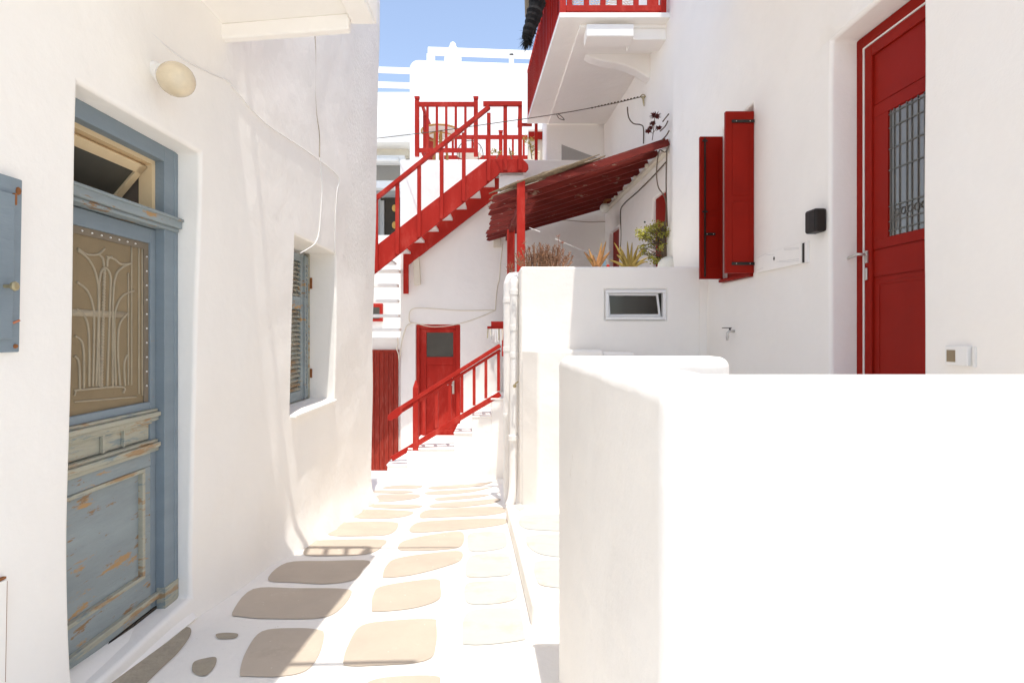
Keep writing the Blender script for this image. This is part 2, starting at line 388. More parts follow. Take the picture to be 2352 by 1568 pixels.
# balcony overhead
mb = MB(); mb.box(-1.80, -.762, -.6, 3.25, 1.84, 2.02); mb.hexa([(-1.80, 3.25, 1.75), (-.90, 3.13, 1.75), (-.90, 3.19, 1.75), (-1.80, 3.31, 1.75), (-1.80, 3.25, 1.842), (-.90, 3.13, 1.842), (-.90, 3.19, 1.842), (-1.80, 3.31, 1.842)]); mb.box(-.90, -.765, -.6, 3.20, 1.81, 1.842)
mb.build('balcony_slab', PL, lh, bevel=.012, seg=2)
br = MB()
br.bar((-.80, -.6, 2.95), (-.80, 3.2, 2.95), .06, .06); br.bar((-1.7, 3.2, 2.95), (-.80, 3.2, 2.95), .06, .06)
for i in range(24): br.bar((-.80, -.5 + i * .16, 2.02), (-.80, -.5 + i * .16, 2.95), .035, .035)
for i in range(6): br.bar((-1.65 + i * .165, 3.2, 2.02), (-1.65 + i * .165, 3.2, 2.95), .035, .035)
br.build('balcony_railing', RED, lh)

# blue door
ld = MB()
X0 = -1.822
def yb(px): return F0 * X0 / (px - CX)
ld.box(X0 - .14, X0, 2.912, 3.03, -1.5, 1.0); ld.box(X0 - .07, X0, DY0, 2.912, .918, 1.0)       # outer frame, head
ld.box(X0 - .02, X0 + .004, 2.995, 3.028, -1.5, .995)
frame = ld.build('door_frame', BLUE, lh, bevel=.004)
mb = MB(); mb.box(X0 - .10, X0 + .03, DY0, 3.025, .575, .635); mb.box(X0 - .10, X0 + .015, DY0, 3.022, .555, .575)
mb.box(X0 - .1, X0 + .04, DY0, 3.027, .615, .63)
mb.build('transom_bar', BLUEW, frame, bevel=.006)
XL = X0 - .045      # leaf face
mb = MB(); mb.box(XL - .04, XL, 2.868, 2.911, -1.455, .55); mb.box(XL - .04, XL, DY0, 2.27, -1.455, .55)
mb.box(XL - .04, XL, 2.27, 2.868, .472, .55); mb.box(XL - .04, XL - .002, 2.27, 2.868, -.40, -.36)
leaf = mb.build('door_leaf', BLUE, lh, bevel=.004)
mb = MB(); mb.box(XL - .04, XL + .0, 2.27, 2.868, -.697, -.615); mb.box(XL - .04, XL, 2.27, 2.868, -1.455, -1.265)
mb.box(XL - .04, XL - .001, 2.812, 2.868, -1.265, -.697)
mb.build('lower_rails', BLUEW, leaf, bevel=.004)
mb = MB(); mb.box(XL - .05, XL - .016, 2.27, 2.812, -1.265, -.697); mb.build('lower_panel', BLUEW, leaf)
mb = MB()
for z0, z1, n in ((-1.265, -1.245, .008), (-.717, -.697, .008)): mb.box(XL - .02, XL + n, 2.27, 2.816, z0, z1)
mb.box(XL - .02, XL + .008, 2.794, 2.816, -1.245, -.717)
mb.box(XL - .02, XL + .022, DY0 + .02, 2.909, -1.41, -1.38)
mb.build('panel_moulding', PALEW, leaf, bevel=.004)
for zc in (-.428, -.59):
    mb = MB(); mb.box(XL - .03, XL + .03, DY0 + .02, 2.909, zc - .012, zc + .012); mb.box(XL - .03, XL + .018, DY0 + .02, 2.909, zc - .034, zc - .012); mb.box(XL - .03, XL + .014, DY0 + .02, 2.909, zc + .012, zc + .028)
    mb.build('moulding', PALEW, leaf, bevel=.005)
mb = MB(); mb.box(XL - .04, XL - .012, 2.27, 2.868, -.556, -.456); mb.build('small_panel', PALEW, leaf)
mb = MB(); mb.box(XL - .01, XL + .005, 2.52, 2.535, -.556, -.456); mb.box(XL - .01, XL + .005, 2.66, 2.668, -.556, -.456); mb.box(XL - .01, XL + .006, 2.27, 2.868, -.474, -.464)
mb.build('panel_batten', PALEW, leaf)
mb = MB(); mb.box(XL - .04, XL + .006, DY0, 2.911, -1.50, -1.457); mb.build('gap_shade_strip', DBROWN, frame)  # dark strip painted for the shade of the gap below the leaf
mb = MB(); mb.box(X0 - .04, X0 + .006, 2.9085, 3.027, -1.497, -1.36); mb.build('worn_frame_foot', PALEW, frame)
XG = XL - .018
mb = MB(); mb.box(XG - .01, XG, 2.27, 2.868, -.36, .472); scr = mb.build('screen', KHAKI, leaf)
mb = MB(); mb.box(XG, XG + .006, 2.27, 2.868, .437, .472); mb.box(XG, XG + .006, 2.833, 2.868, -.36, .437); mb.build('screen_border', KHAKI2, leaf)
for q_ in [(XG + .008, 2.30 + i * .058, .454) for i in range(9)] + [(XG + .008, 2.851, .40 - i * .075) for i in range(10)]: mb = MB(); mb.ball(q_, .0045, n=8); mb.build('stud', SWHITE, leaf, smooth=True)
def dz2(x, y, off=0):        # zoomed pixels of the door window -> point on its plane
    px, py = x / 2.45 / 1.0884, (560 + y / 2.45) / 1.0884
    yy_ = F0 * (XG + off) / (px - CX); return Vector((XG + off, yy_, (CY - py) / F0 * yy_))
g = MB()
arcs = [[(605,995),(606,480),(612,320),(640,268),(676,320),(672,480),(655,995)], [(475,160),(545,220),(590,320),(603,480),(588,995)], [(470,355),(535,410),(570,510),(575,640),(568,995)],
 [(468,520),(520,570),(543,680),(545,995)], [(460,685),(500,720),(512,810),(512,1005)], [(456,805),(480,840),(487,930),(487,1010)], [(690,995),(690,500),(705,330),(740,272),(800,240)],
 [(708,990),(700,680),(704,540),(745,445),(820,408)], [(735,990),(722,800),(730,620),(782,545)], [(765,990),(760,860),(778,800)], [(650,200),(700,215),(740,245),(800,242)], [(475,150),(530,185),(600,185),(640,152)], [(600,185),(628,210),(636,262)], [(655,262),(660,215),(684,200)],
 [(785,985),(785,300)], [(805,985),(805,140)], [(625,995),(627,980)], [(455,1018),(740,996),(755,1035)], [(455,1088),(835,1058)], [(850,135),(850,1040)], [(870,140),(872,1050)],[(465,1020),(455,1050)]]
for a in arcs:
    pts = cat([dz2(x, y, .002) for x, y in a], 6); g.tube(pts, .0055 if len(a) > 2 else .004, 6)
tw = [dz2(638 - i * .5, 285 + i * 18, .003) for i in range(40)]
for i, p in enumerate(tw): g.ball(p, .0085, (1, 1, 1.2), n=8)
g.fbox(lambda a, z, n: Vector((XG + n, a, z)), 2.30, 2.70, .075, .105, 0, .004)
g.build('iron_grille', GRILLE, leaf, smooth=True)
# transom: cream frame and inward-tilting sash
mb = MB(); mb.box(X0 - .12, X0 - .05, 2.885, 2.912, .635, .918); mb.box(X0 - .12, X0 - .05, DY0, 2.885, .895, .918)
mb.build('transom_frame', CREAM, frame)
mb = MB(); A0 = Vector((X0 - .08, 2.88, .885)); A1 = Vector((X0 - .32, 2.88, .60)); B0 = Vector((X0 - .09, DY0 + .01, .885)); B1 = Vector((X0 - .33, DY0 + .01, .60))
nr = Vector((.76, 0, -.65)).normalized()
def pb(m, p, q, w, inn):
    p, q = Vector(p), Vector(q); s_ = inn.normalized() * w; t_ = nr * .012
    m.hexa([p - t_, p + s_ - t_, q + s_ - t_, q - t_, p + t_, p + s_ + t_, q + s_ + t_, q + t_])
pb(mb, A0, B0, .05, A1 - A0); pb(mb, A0, A1, .045, B0 - A0)
sash = mb.build('transom_sash', CREAM, frame)
mb = MB(); mb.poly([A0 + (A1 - A0) * .12, B0 + (B1 - B0) * .12, B1, A1]); mb.build('transom_pane', GGLASS, sash)
mb = MB(); mb.box(X0 - .40, X0 - .38, DY0 + .005, 3.02, .56, .99); mb.box(X0 - .38, X0 - .08, 2.90, 3.02, .56, .99); mb.box(X0 - .38, X0 - .08, DY0 + .005, 2.90, .975, .99); mb.box(X0 - .38, X0 - .08, DY0 + .005, 2.90, .553, .56)
mb.build('transom_dark_lining', BROWN, frame)  # added lining, coloured brown to stand in for the dark inside

# left window: sill, louvred shutters
mb = MB(); mb.hexa([(-2.03, 4.425, -.69), (-1.70, 4.425, -.69), (-1.70, 5.515, -.69), (-2.03, 5.515, -.69), (-2.03, 4.425, -.655), (-1.70, 4.425, -.668), (-1.70, 5.515, -.668), (-2.03, 5.515, -.655)])
mb.build('window_sill', PL, lh, bevel=.006)
def shutter(parent, o, d, w, h, name='shutter'):
    """louvred leaf: o = lower hinge corner, d = unit direction along the leaf"""
    d = Vector(d).normalized(); n = Vector((d.y, -d.x, 0)); z = Vector((0, 0, 1)); o = Vector(o)
    F = lambda a, zz, k: o + d * a + z * zz + n * k
    m = MB(); st = .055
    m.fbox(F, 0, st, 0, h, -.016, .016); m.fbox(F, w - st, w, 0, h, -.016, .016)
    for z0, z1 in ((0, .09), (.62 * h, .62 * h + .12), (h - .07, h)): m.fbox(F, st, w - st, z0, z1, -.015, .015)
    s = m.build(name, BLUEW, parent, bevel=.003)
    for z0, z1 in ((.09, .62 * h), (.62 * h + .12, h - .07)):
        m = MB(); k = int((z1 - z0) / .042)
        for i in range(k):
            zc = z0 + (i + .5) * (z1 - z0) / k
            m.hexa([F(st, zc - .014, .014), F(w - st, zc - .014, .014), F(w - st, zc - .008, .014), F(st, zc - .008, .014),
                    F(st, zc + .010, -.014), F(w - st, zc + .010, -.014), F(w - st, zc + .016, -.014), F(st, zc + .016, -.014)])
        m.build('louvres', PALEW, s)
    return s
shutter(lh, (-1.985, 4.60, -.64), (0, 1, 0), .70, 1.40)
sh2 = shutter(lh, (-1.995, 5.47, -.64), (.025, -.15, 0), .16, 1.40)
mb = MB(); mb.box(-2.02, -1.975, 5.475, 5.51, -.655, .795); mb.build('window_frame', PALEW, lh, bevel=.004); mb = MB(); mb.box(-2.02, -1.95, 4.43, 4.66, -.655, .795); mb.build('window_frame', PALEW, lh, bevel=.004)
mb = MB(); mb.box(-1.985, -1.955, 5.505, 5.52, .45, .56); mb.build('hinge', RUST, lh); mb = MB(); mb.box(-1.985, -1.955, 5.505, 5.52, -.45, -.36); mb.build('hinge', RUST, lh)
# rough plaster patch columns near the far corner: slight relief belongs to the wall

# meter cabinet
mc = thing('meter_cabinet', 'blue-grey metal cabinet with a round brass knob on the near left wall', 'cabinet')
FC = lambda a, z, n: Vector((xw(z) + n, a, z))
mb = MB(); mb.fbox(FC, 1.30, 1.905, -.066, .535, -.02, .022); body = mb.build('cabinet_body', BLUE, mc, bevel=.004)
mb = MB(); mb.fbox(FC, 1.33, 1.868, -.02, .475, .022, .032); mb.build('cabinet_door', BLUE, mc, bevel=.003)
mb = MB(); mb.fbox(FC, 1.866, 1.872, .44, .48, .02, .034); mb.build('rust_spot', RUST, mc); mb = MB(); mb.ball((xw(-.05) + .024, 1.886, -.045), .008, n=8); mb.build('rust_spot', RUST, mc); mb = MB(); mb.ball((xw(.49) + .024, 1.886, .492), .009, (1, 1, 1.6), n=8); mb.build('rust_spot', RUST, mc)
kn = left(12, 660); mb = MB(); rx = Matrix.Rotation(math.radians(90), 3, 'Y')
mb.lathe((xw(.16) + .03, 1.832, .158), [(.006, 0), (.006, .025), (.012, .027), (.016, .034), (.016, .040), (.010, .044)], 8, rot=rx)
mb.build('knob', BRASS, mc)
mb = MB(); mb.tube([(xw(.05) + .03, 1.868, .035), (xw(.05) + .045, 1.878, .045)], .004, 8); mb.build('copper_stub', mat('copper', (.45, .16, .08), .5, metal=.5), mc)
# hatch at the lower left
uh = thing('utility_hatch', 'small white hatch with rusty hinge edge low on the near left wall', 'hatch')
mb = MB(); mb.fbox(FC, 1.40, 1.885, -1.38, -.85, -.01, .012); mb.build('hatch_door', PL, uh, bevel=.003)
mb = MB(); mb.fbox(FC, 1.887, 1.892, -1.38, -.86, -.005, .006); mb.fbox(FC, 1.80, 1.885, -.848, -.841, -.005, .008); mb.build('rusty_edge', RUST, uh)
# wall lamp
wl = thing('wall_lamp', 'yellowed glass globe lamp on the left wall above the blue door', 'lamp')
d1 = (Vector((-1.53, 2.58, 1.19)) - Vector((-1.70, 2.63, 1.27))); q = d1.to_track_quat('Z', 'Y').to_matrix()
mb = MB(); mb.lathe((-1.70, 2.63, 1.27), [(.045, -.02), (.045, .012), (.034, .02), (.034, .05), (.046, .052), (.046, .072), (.038, .076)], 20, rot=q); mb.build('lamp_base', SWHITE, wl, smooth=False, bevel=.002)
mb = MB(); mb.lathe((-1.70, 2.63, 1.27), [(.030, .07)] + [(.079 * math.sin(t), .155 - .088 * math.cos(t)) for t in [.45 + .225 * i for i in range(12)]] + [(.004, .243)], 24, rot=q); mb.build('lamp_globe', GLOBE, wl, smooth=True)
mb = MB(); mb.tube([(-1.715, 2.60, 1.30), (-1.71, 2.60, 1.34)], [.014, .010], 10); mb.build('cable_gland', PLR, wl)
# cables on the left wall
def wire(name, label, pts, r, m, n=5, off=.006, fn=None, **k):
    mbx = MB(); mbx.tube(cat([fn(*p) if fn else left(p[0], p[1], off) for p in pts], n), r, 6)
    return tag(mbx.build(name, m, smooth=True), label, 'cable')
wire('cable', 'white cable running diagonally down the left wall from above the lamp', [(235, -30), (262, 2), (330, 62), (420, 135), (500, 175), (522, 185), (540, 205), (610, 283), (700, 344), (775, 403), (774, 440), (770, 500), (769, 582)], .0042, SWHITE)
wire('cable', 'thin brownish cable hanging down the left wall from the balcony slab', [(723, 74), (725, 120), (724, 200), (727, 260), (734, 310), (734, 362)], .004, CABLEB)
wire('cable', 'short white cable dropping to the top of the left window', [(734, 362), (738, 400), (739, 450), (733, 530), (724, 558), (706, 572), (690, 581)], .0045, SWHITE)
# poles above the frame whose shadows fall on the paving
mb = MB(); mb.tube([(-1.2, 1.47, 2.10), (-.16, 1.50, 2.14)], .016, 8); tag(mb.build('washing_pole', CREAMW), 'nearer thin washing pole sticking out over the alley from the left balcony', 'pole')
mb = MB(); mb.tube([(-1.2, 3.15, 3.0), (-.06, 3.18, 3.03)], .014, 8); tag(mb.build('washing_pole', CREAMW), 'farther thin washing pole at the end of the left balcony railing', 'pole')

# ------------------------------------------------------------------ right house
RC, RK = 2.5, -.044
def FR(s, z, n): return Vector((RC + RK * s - n, s, z))
def FRi(s, z, n): return Vector((RC + RK * s + n + (0 if n else .002 * z), s, z))
def rs(px, c=0.0): return (RC + c) / ((px - CX) / F0 - RK)
rh = thing('right_house', 'tall white house on the right with glossy dark red door and shutters', 'house')
mb = MB(); skin(mb, FRi, .2, 7.12, -2.4, 6.0, [(3.08, 3.90, -.46, 2.09, .24), (5.02, 5.66, .53, 2.117, .17)], step=.25, depth=4, amp=-.010)
mb.build('wall', PL, rh, weld=True, bevel=.07, seg=4, ang=40)
mb = MB(); mb.box(.97, 2.6, 1.9, 5.28, 3.45, 3.62); mb.build('balcony_slab', PL, rh, bevel=.01)
DD = -.19                                              # door plane
mb = MB(); mb.fbox(FR, 3.835, 3.90, -.46, 2.085, DD - .04, DD); mb.fbox(FR, 3.08, 3.835, 2.005, 2.085, DD - .04, DD); mb.fbox(FR, 3.08, 3.14, -.46, 2.005, DD - .04, DD)
rf = mb.build('door_frame', REDD, rh, bevel=.004)
mb = MB(); mb.fbox(FR, 3.826, 3.835, -.46, 2.003, DD - .03, DD + .001); mb.fbox(FR, 3.14, 3.826, 1.995, 2.004, DD - .03, DD + .001); mb.build('door_seal', WHITEP, rf)
mb = MB(); n0, n1 = DD - .045, DD - .004
mb.fbox(FR, 3.755, 3.825, -.45, 1.994, n0, n1); mb.fbox(FR, 3.145, 3.755, 1.913, 1.994, n0, n1); mb.fbox(FR, 3.145, 3.22, -.45, 1.913, n0, n1)
mb.fbox(FR, 3.22, 3.755, -.45, -.30, n0, n1)
rl = mb.build('door_leaf', REDD, rh, bevel=.006)
mb = MB(); n2 = DD - .022
mb.fbox(FR, 3.22, 3.755, 1.57, 1.913, n0, n2); mb.fbox(FR, 3.22, 3.755, -.30, .38, n0, n2); mb.fbox(FR, 3.22, 3.755, .39, .565, n0, n2 + .004)
mb.fbox(FR, 3.22, 3.755, 1.477, 1.56, n0, n2 + .006); mb.fbox(FR, 3.62, 3.755, .64, 1.477, n0, n2 + .006); mb.fbox(FR, 3.22, 3.755, .575, .64, n0, n2 + .006)
mb.fbox(FR, 3.70, 3.735, -.27, .35, n2, n2 + .004); mb.fbox(FR, 3.25, 3.70, .33, .35, n2, n2 + .004)
mb.fbox(FR, 3.20, 3.77, -.32, .645, n0 - .004, n2 - .004); mb.fbox(FR, 3.62, 3.77, .64, 1.95, n0 - .004, n2 - .004); mb.fbox(FR, 3.20, 3.77, 1.47, 1.95, n0 - .002, n2 - .005); mb.build('door_panels', REDD, rl, bevel=.004)
mb = MB(); mb.fbox(FR, 3.22, 3.62, .64, 1.477, DD - .04, DD - .028); mb.build('door_pane', MGLASS, rl)
mb = MB()
for s in (3.605, 3.575, 3.53, 3.47, 3.43, 3.38, 3.33, 3.28): mb.bar(FR(s, .64, DD - .024), FR(s, 1.477, DD - .024), .006, .006)
for z in (.68, .74, .84, 1.08, 1.22, 1.36, 1.45): mb.bar(FR(3.22, z, DD - .024), FR(3.62, z, DD - .024), .006, .008)
for i in range(7):
    c = FR(3.555 - i * .055, .79, DD - .023); mb.tube([c + Vector((0, .022 * math.cos(t), .022 * math.sin(t))) for t in [k * math.pi / 6 for k in range(13)]], .004, 6, cap=False)
mb.build('pane_grille', SHADG, rl)
mb = MB(); hp = FR(3.80, .545, DD); mb.fbox(FR, 3.785, 3.812, .49, .575, DD - .004, DD + .006)
mb.tube([FR(3.80, .548, DD), FR(3.80, .55, DD + .05), FR(3.81, .552, DD + .058), FR(3.90, .535, DD + .062), FR(3.925, .525, DD + .055)], [.010, .010, .011, .010, .008], 8)
mb.build('handle', STEEL, rl, bevel=.002)
mb = MB(); mb.fbox(FR, 3.787, 3.812, .37, .455, DD - .004, DD + .008); mb.build('lock_plate', STEEL, rl, bevel=.004)
# shutters of the right window
def leafbox(x0, x1, y, z0, z1, name='shutter'):
    m = MB(); m.box(x0, x1, y - .02, y + .02, z0, z1); s = m.build(name, REDD, rh, bevel=.004)
    m = MB(); w = x1 - x0
    for a, b in ((z0 + .10, (z0 + z1) / 2 - .09), ((z0 + z1) / 2 - .03, z1 - .12)): m.box(x0 + .06, x1 - .05, y - .026, y - .019, a, b)
    m.build('raised_panel', REDD, s, bevel=.004); return s
xn = RC + RK * 5.02
s1 = leafbox(2.02, xn, 5.00, .55, 2.03)
s2 = leafbox(2.015, RC + RK * 5.66, 5.64, .56, 2.03)
def strap(par, x0, x1, y, z):
    m = MB(); m.box(x0, x1, y - .032, y - .027, z - .014, z + .014); o = m.build('strap_hinge', BLACK, par, bevel=.002)
    m = MB()
    for k in (.2, .8): m = MB(); m.ball((x0 + (x1 - x0) * k, y - .034, z), .005, n=8); m.build('rivet', STEEL, o)
strap(s1, 2.07, xn, 5.0, 1.935); strap(s1, 2.07, xn, 5.0, .635); strap(s2, 2.06, 2.17, 5.64, 1.02)
mb = MB(); mb.box(2.052, 2.066, 5.60, 5.612, .58, 2.01)
for z in (1.98, 1.25): mb.box(2.035, 2.085, 5.598, 5.612, z - .008, z + .008)
mb.build('shutter_bolt', BLACK, s2)
mb = MB(); mb.fbox(FR, 5.02, 5.66, .53, 2.08, -.12, -.06); mb.fbox(FR, 5.015, 5.665, .525, .556, -.08, .03); mb.build('window_panel', REDD, rh, bevel=.004)

# things on the right wall
mb = MB(); a = rs(1846); mb.fbox(FR, 3.93, 4.06, .735, .905, 0, .09); lb = mb.build('key_safe', BLACKP, bevel=.018, seg=3)
tag(lb, 'black plastic box fixed to the wall between red shutters and red door', 'box')
mb = MB(); mb.fbox(FR, 3.925, 4.0, .76, .89, .088, .096); mb.build('box_cover', BLACK, lb, bevel=.01)
mx = thing('letter_box', 'white letter box with embossed lines under the black box', 'letter box')
mb = MB(); mb.fbox(FR, 4.215, 4.90, .54, .70, -.01, .022); mb.build('box_front', PL, mx, bevel=.004)
mb = MB(); mb.fbox(FR, 4.175, 4.213, .545, .695, -.01, .014); mb.build('dark_slot_strip', BLACK, mx)  # black strip stands in for the shade inside the slot
mb = MB(); mb.fbox(FR, 4.145, 4.175, .54, .70, -.01, .020); mb.build('end_cap', SWHITE, mx, bevel=.003)
mb = MB()
for pts in ([(4.88, .675), (4.75, .69), (4.68, .672), (4.60, .665)], [(4.45, .69), (4.24, .665)], [(4.45, .68), (4.24, .655)], [(4.56, .60), (4.48, .585), (4.40, .575), (4.24, .565)], [(4.52, .60), (4.42, .588), (4.24, .578)], [(4.88, .565), (4.78, .575)]):
    mb.tube([FR(s, z, .0225) for s, z in pts], .0013, 5)
mb.build('embossed_line', mat('faint_grey_line', (.60, .59, .57), .8), mx)
mb = MB(); mb.prism([FR(4.60, .63 - .018, .023), FR(4.588, .63, .023), FR(4.60, .63 + .018, .023), FR(4.612, .63, .023)], (-.003, 0, 0)); mb.build('diamond_hole', BLACK, mx)
tp = thing('water_tap', 'small steel tap with black lever on the wall below the red shutters', 'tap')
o = FR(5.37, .02, 0); mb = MB(); mb.tube([o, o + Vector((-.05, 0, 0)), o + Vector((-.07, 0, -.02)), o + Vector((-.07, 0, -.09))], [.014, .014, .013, .010], 10); mb.tube([o + Vector((-.07, 0, -.05)), o + Vector((-.07, 0, -.068))], .016, 8); mb.build('tap_body', STEEL, tp, smooth=True)
mb = MB(); mb.tube([o + Vector((-.045, 0, 0)), o + Vector((-.045, 0, .03))], .009, 8); mb.box(o.x - .12, o.x - .03, o.y - .01, o.y + .01, .048, .056); mb.build('lever', BLACK, tp)
db = thing('switch_box', 'small white box with brown window beside the red door', 'box')
mb = MB(); mb.fbox(FR, 2.765, 2.90, -.168, -.066, -.005, .03); mb.build('housing', WHITEP, db, bevel=.006, seg=3)
mb = MB(); mb.fbox(FR, 2.835, 2.885, -.150, -.088, .029, .033); mb.build('small_pane', mat('brown_pane', (.25, .19, .11), .3), db)
mb = MB(); mb.fbox(FR, 2.745, 2.757, -.172, -.07, -.005, .012); mb.build('back_plate', WHITEP, db)

# ------------------------------------------------------------------ foreground low wall, terrace and its walls
mb = MB()
ft = -.095
pts = [(.225, 2.33), (.905, 2.33), (.905, 2.16), (.50, 2.16), (.50, 1.30), (4.0, 1.315), (4.0, 1.03), (.30, 1.02)]
mb.prism([(x, y, -1.9) for x, y in pts], (0, 0, 1.9 + ft))
lw = mb.build('garden_wall', PLG, bevel=.045, seg=6, ang=30); tag(lw, 'waist-high white garden wall filling the lower right foreground', 'wall')
mb = MB(); mb.box(.85, 2.45, 2.42, 5.75, -2.3, -.52)
mb.build('terrace', LIME, kind='structure', label='whitewashed terrace floor behind the garden wall')
mb = MB(); mb.prism([(.345, 5.72, -2.4), (1.035, 5.72, -2.4), (1.035, 5.95, -2.4), (.18, 5.985, -2.4)], (0, 0, 2.4 - .175))
mb.box(1.03, 1.38, 5.78, 5.97, -2.4, -.20)
tag(mb.build('parapet', PL, bevel=.03, seg=4), 'short white parapet with rounded top below the small window', 'wall')
tw_ = thing('terrace_wall', 'white terrace wall carrying plants, with a small white-framed window', 'wall')
def FT(u, v, n): return Vector((u, 6.0 + n, v))
mb = MB()
def bodyskin():
    us = lines(.17, 2.16, [1.104, 1.776], .25); vs = lines(-2.5, .734, [.144, .48], .25)
    G = lambda u, v: Vector((u, 6.0 + .008 * vn(u * 2, v * 2), v))
    for i in range(len(us) - 1):
        for j in range(len(vs) - 1):
            cu, cv = (us[i] + us[i + 1]) / 2, (vs[j] + vs[j + 1]) / 2
            if 1.104 < cu < 1.776 and .144 < cv < .48: continue
            mb.poly([G(us[i], vs[j]), G(us[i + 1], vs[j]), G(us[i + 1], vs[j + 1]), G(us[i], vs[j + 1])])
    hu = [u for u in us if 1.1039 < u < 1.7761]; hv = [v for v in vs if .1439 < v < .4801]
    for a, b in zip(hu, hu[1:]):
        for v in (.144, .48): mb.poly([G(a, v), G(b, v), (b, 6.16, v), (a, 6.16, v)])
    for a, b in zip(hv, hv[1:]):
        for u in (1.104, 1.776): mb.poly([G(u, a), G(u, b), (u, 6.16, b), (u, 6.16, a)])
        for p, q in zip(hu, hu[1:]): mb.poly([(p, 6.16, a), (q, 6.16, a), (q, 6.16, b), (p, 6.16, b)])
    for a, b in zip(us, us[1:]): mb.poly([G(a, .734), G(b, .734), (b, 10.6, .734), (a - .17 if a < .18 else a, 10.6, .734)])
    for a, b in zip(vs, vs[1:]):
        mb.poly([G(.17, a), G(.17, b), (0, 10.6, b), (0, 10.6, a)]); mb.poly([G(2.16, a), G(2.16, b), (2.16, 10.6, b), (2.16, 10.6, a)])
bodyskin(); mb.build('wall', PL, tw_, weld=True, bevel=.03, seg=4, ang=40)
mb = MB(); mb.box(2.10, 2.32, 6.006, 6.4, -2.4, .632); mb.build('wall_end', PL, tw_, bevel=.03, seg=3)
mb = MB(); x0, x1, z0, z1 = 1.106, 1.774, .146, .478
for a in ((x0, x1, z1 - .036, z1), (x0, x1, z0, z0 + .036), (x0, x0 + .036, z0 + .036, z1 - .036), (x1 - .036, x1, z0 + .036, z1 - .036)): mb.box(a[0], a[1], 5.985, 6.05, a[2], a[3])
wf = mb.build('window_frame', ALU, tw_, bevel=.006)
mb = MB(); xa, xb = x0 + .04, x1 - .055
pb2 = [(xa, 6.055, z1 - .05), (xb, 6.055, z1 - .05)], [(xa, 6.12, z0 + .04), (xb, 6.12, z0 + .04)]
mb.bar((xa, 6.05, z1 - .05), (xb - .03, 6.05, z1 - .05), .02, .022); mb.bar((xa + .01, 6.06, z0 + .052), (xb, 6.05, z0 + .052), .02, .024)
mb.bar((xb - .03, 6.055, z1 - .04), (xb, 6.055, z0 + .04), .02, .022, (0, 1, 0)); mb.bar((xa, 6.055, z1 - .04), (xa + .015, 6.055, z0 + .04), .02, .014, (0, 1, 0))
mb.build('sash', ALU, wf)
mb = MB(); mb.box(x0 + .036, x1 - .036, 6.075, 6.085, z0 + .036, z1 - .036); mb.build('pane', DGLASS, wf)
# drainpipes
def pipe(label, pts, r, cols):
    t = thing('drainpipe', label, 'pipe', group='white drainpipes at the end of the terrace wall')
    m = MB(); m.tube(cat(pts, 5), r, 14); m.build('pipe', SWHITE, t, smooth=True)
    for p in cols:
        m = MB(); m.tube([Vector(p) - Vector((0, 0, .03)), Vector(p) + Vector((0, 0, .03))], r * 1.14, 14); m.build('collar', SWHITE, t, bevel=.004)
xq = .105
pipe('nearer of the two white drainpipes, with a bent top and collars', [(xq + .12, 6.42, .66), (xq + .06, 6.36, .66), (xq + .01, 6.3, .60), (xq, 6.28, .5), (xq, 6.28, .3), (xq, 6.28, -.5), (xq - .005, 6.28, -1.5), (xq - .02, 6.24, -1.85), (xq - .06, 6.2, -1.97)], .05, [(xq, 6.28, .47), (xq, 6.28, .06), (xq, 6.28, -.25), (xq - .01, 6.26, -1.2)])
xq = .03
pipe('farther of the two white drainpipes, half hidden by the nearer one', [(xq + .14, 7.05, .74), (xq + .05, 6.98, .73), (xq + .01, 6.95, .65), (xq, 6.95, .5), (xq, 6.95, -.5), (xq, 6.95, -1.6), (xq, 6.95, -2.2)], .05, [(xq, 6.95, .42), (xq, 6.95, -.2), (xq, 6.95, -1.05)])
mb = MB(); mb.tube([P(1182, 885, 6.2), P(1184, 880, 6.1), P(1190, 876, 6.08)], .008, 6); mb.ball(P(1182, 886, 6.18), .022, n=8); tag(mb.build('pipe_valve', BRASS), 'small brass valve sticking out beside the nearer drainpipe', 'valve')

# ------------------------------------------------------------------ end of the alley
FY = 11.0
eh = thing('end_house', 'white house closing the alley with a red glazed door and terrace on top', 'house')
def X(px, y): return (px - CX) / F0 * y
def Z(py, y): return (CY - py) / F0 * y
mb = MB()
def FE(u, v, n): return Vector((u, FY + n, v))
dx0, dx1, dz0, dz1 = X(955, FY), X(1057, FY), Z(1007, FY), Z(745, FY)
skin(mb, FE, X(919, FY), 3.2, -3.2, 3.50, [(dx0, dx1, dz0, dz1, .18)], step=.4, depth=1.9, amp=.02)
mb.build('wall', PL, eh, weld=True, bevel=.02, seg=2)
# plank door wall, set a little back on the left
mb = MB(); mb.box(X(780, 10.95), X(920, 10.95) + .01, 11.03, 12.0, -3.2, Z(775, 11.03)); mb.build('side_wall', PL, eh, bevel=.02)
mb = MB(); px0, px1 = X(853, 10.98), X(914.5, 10.98)
for i in range(7): mb.box(px0 - .12 + (px1 - px0 + .12) * i / 7 + .004, px0 - .12 + (px1 - px0 + .12) * (i + 1) / 7, 10.965, 11.02, Z(1092, 10.98), Z(808, 10.98))
mb.box(px0 - .12, px1 + .01, 10.955, 11.02, Z(810, 10.98) + .01, Z(803, 10.98)); mb.build('plank_door', PLANK, eh, bevel=.006)
mb = MB()
for p in ([(913, 775), (914, 790), (911, 800), (915, 812), (917, 830)], [(945, 742), (935, 748), (928, 765), (922, 790), (919, 820)]): mb.tube(cat([P(a, b, 10.95) for a, b in p], 4), .012, 6)
mb.build('conduit', CREAMW, eh)
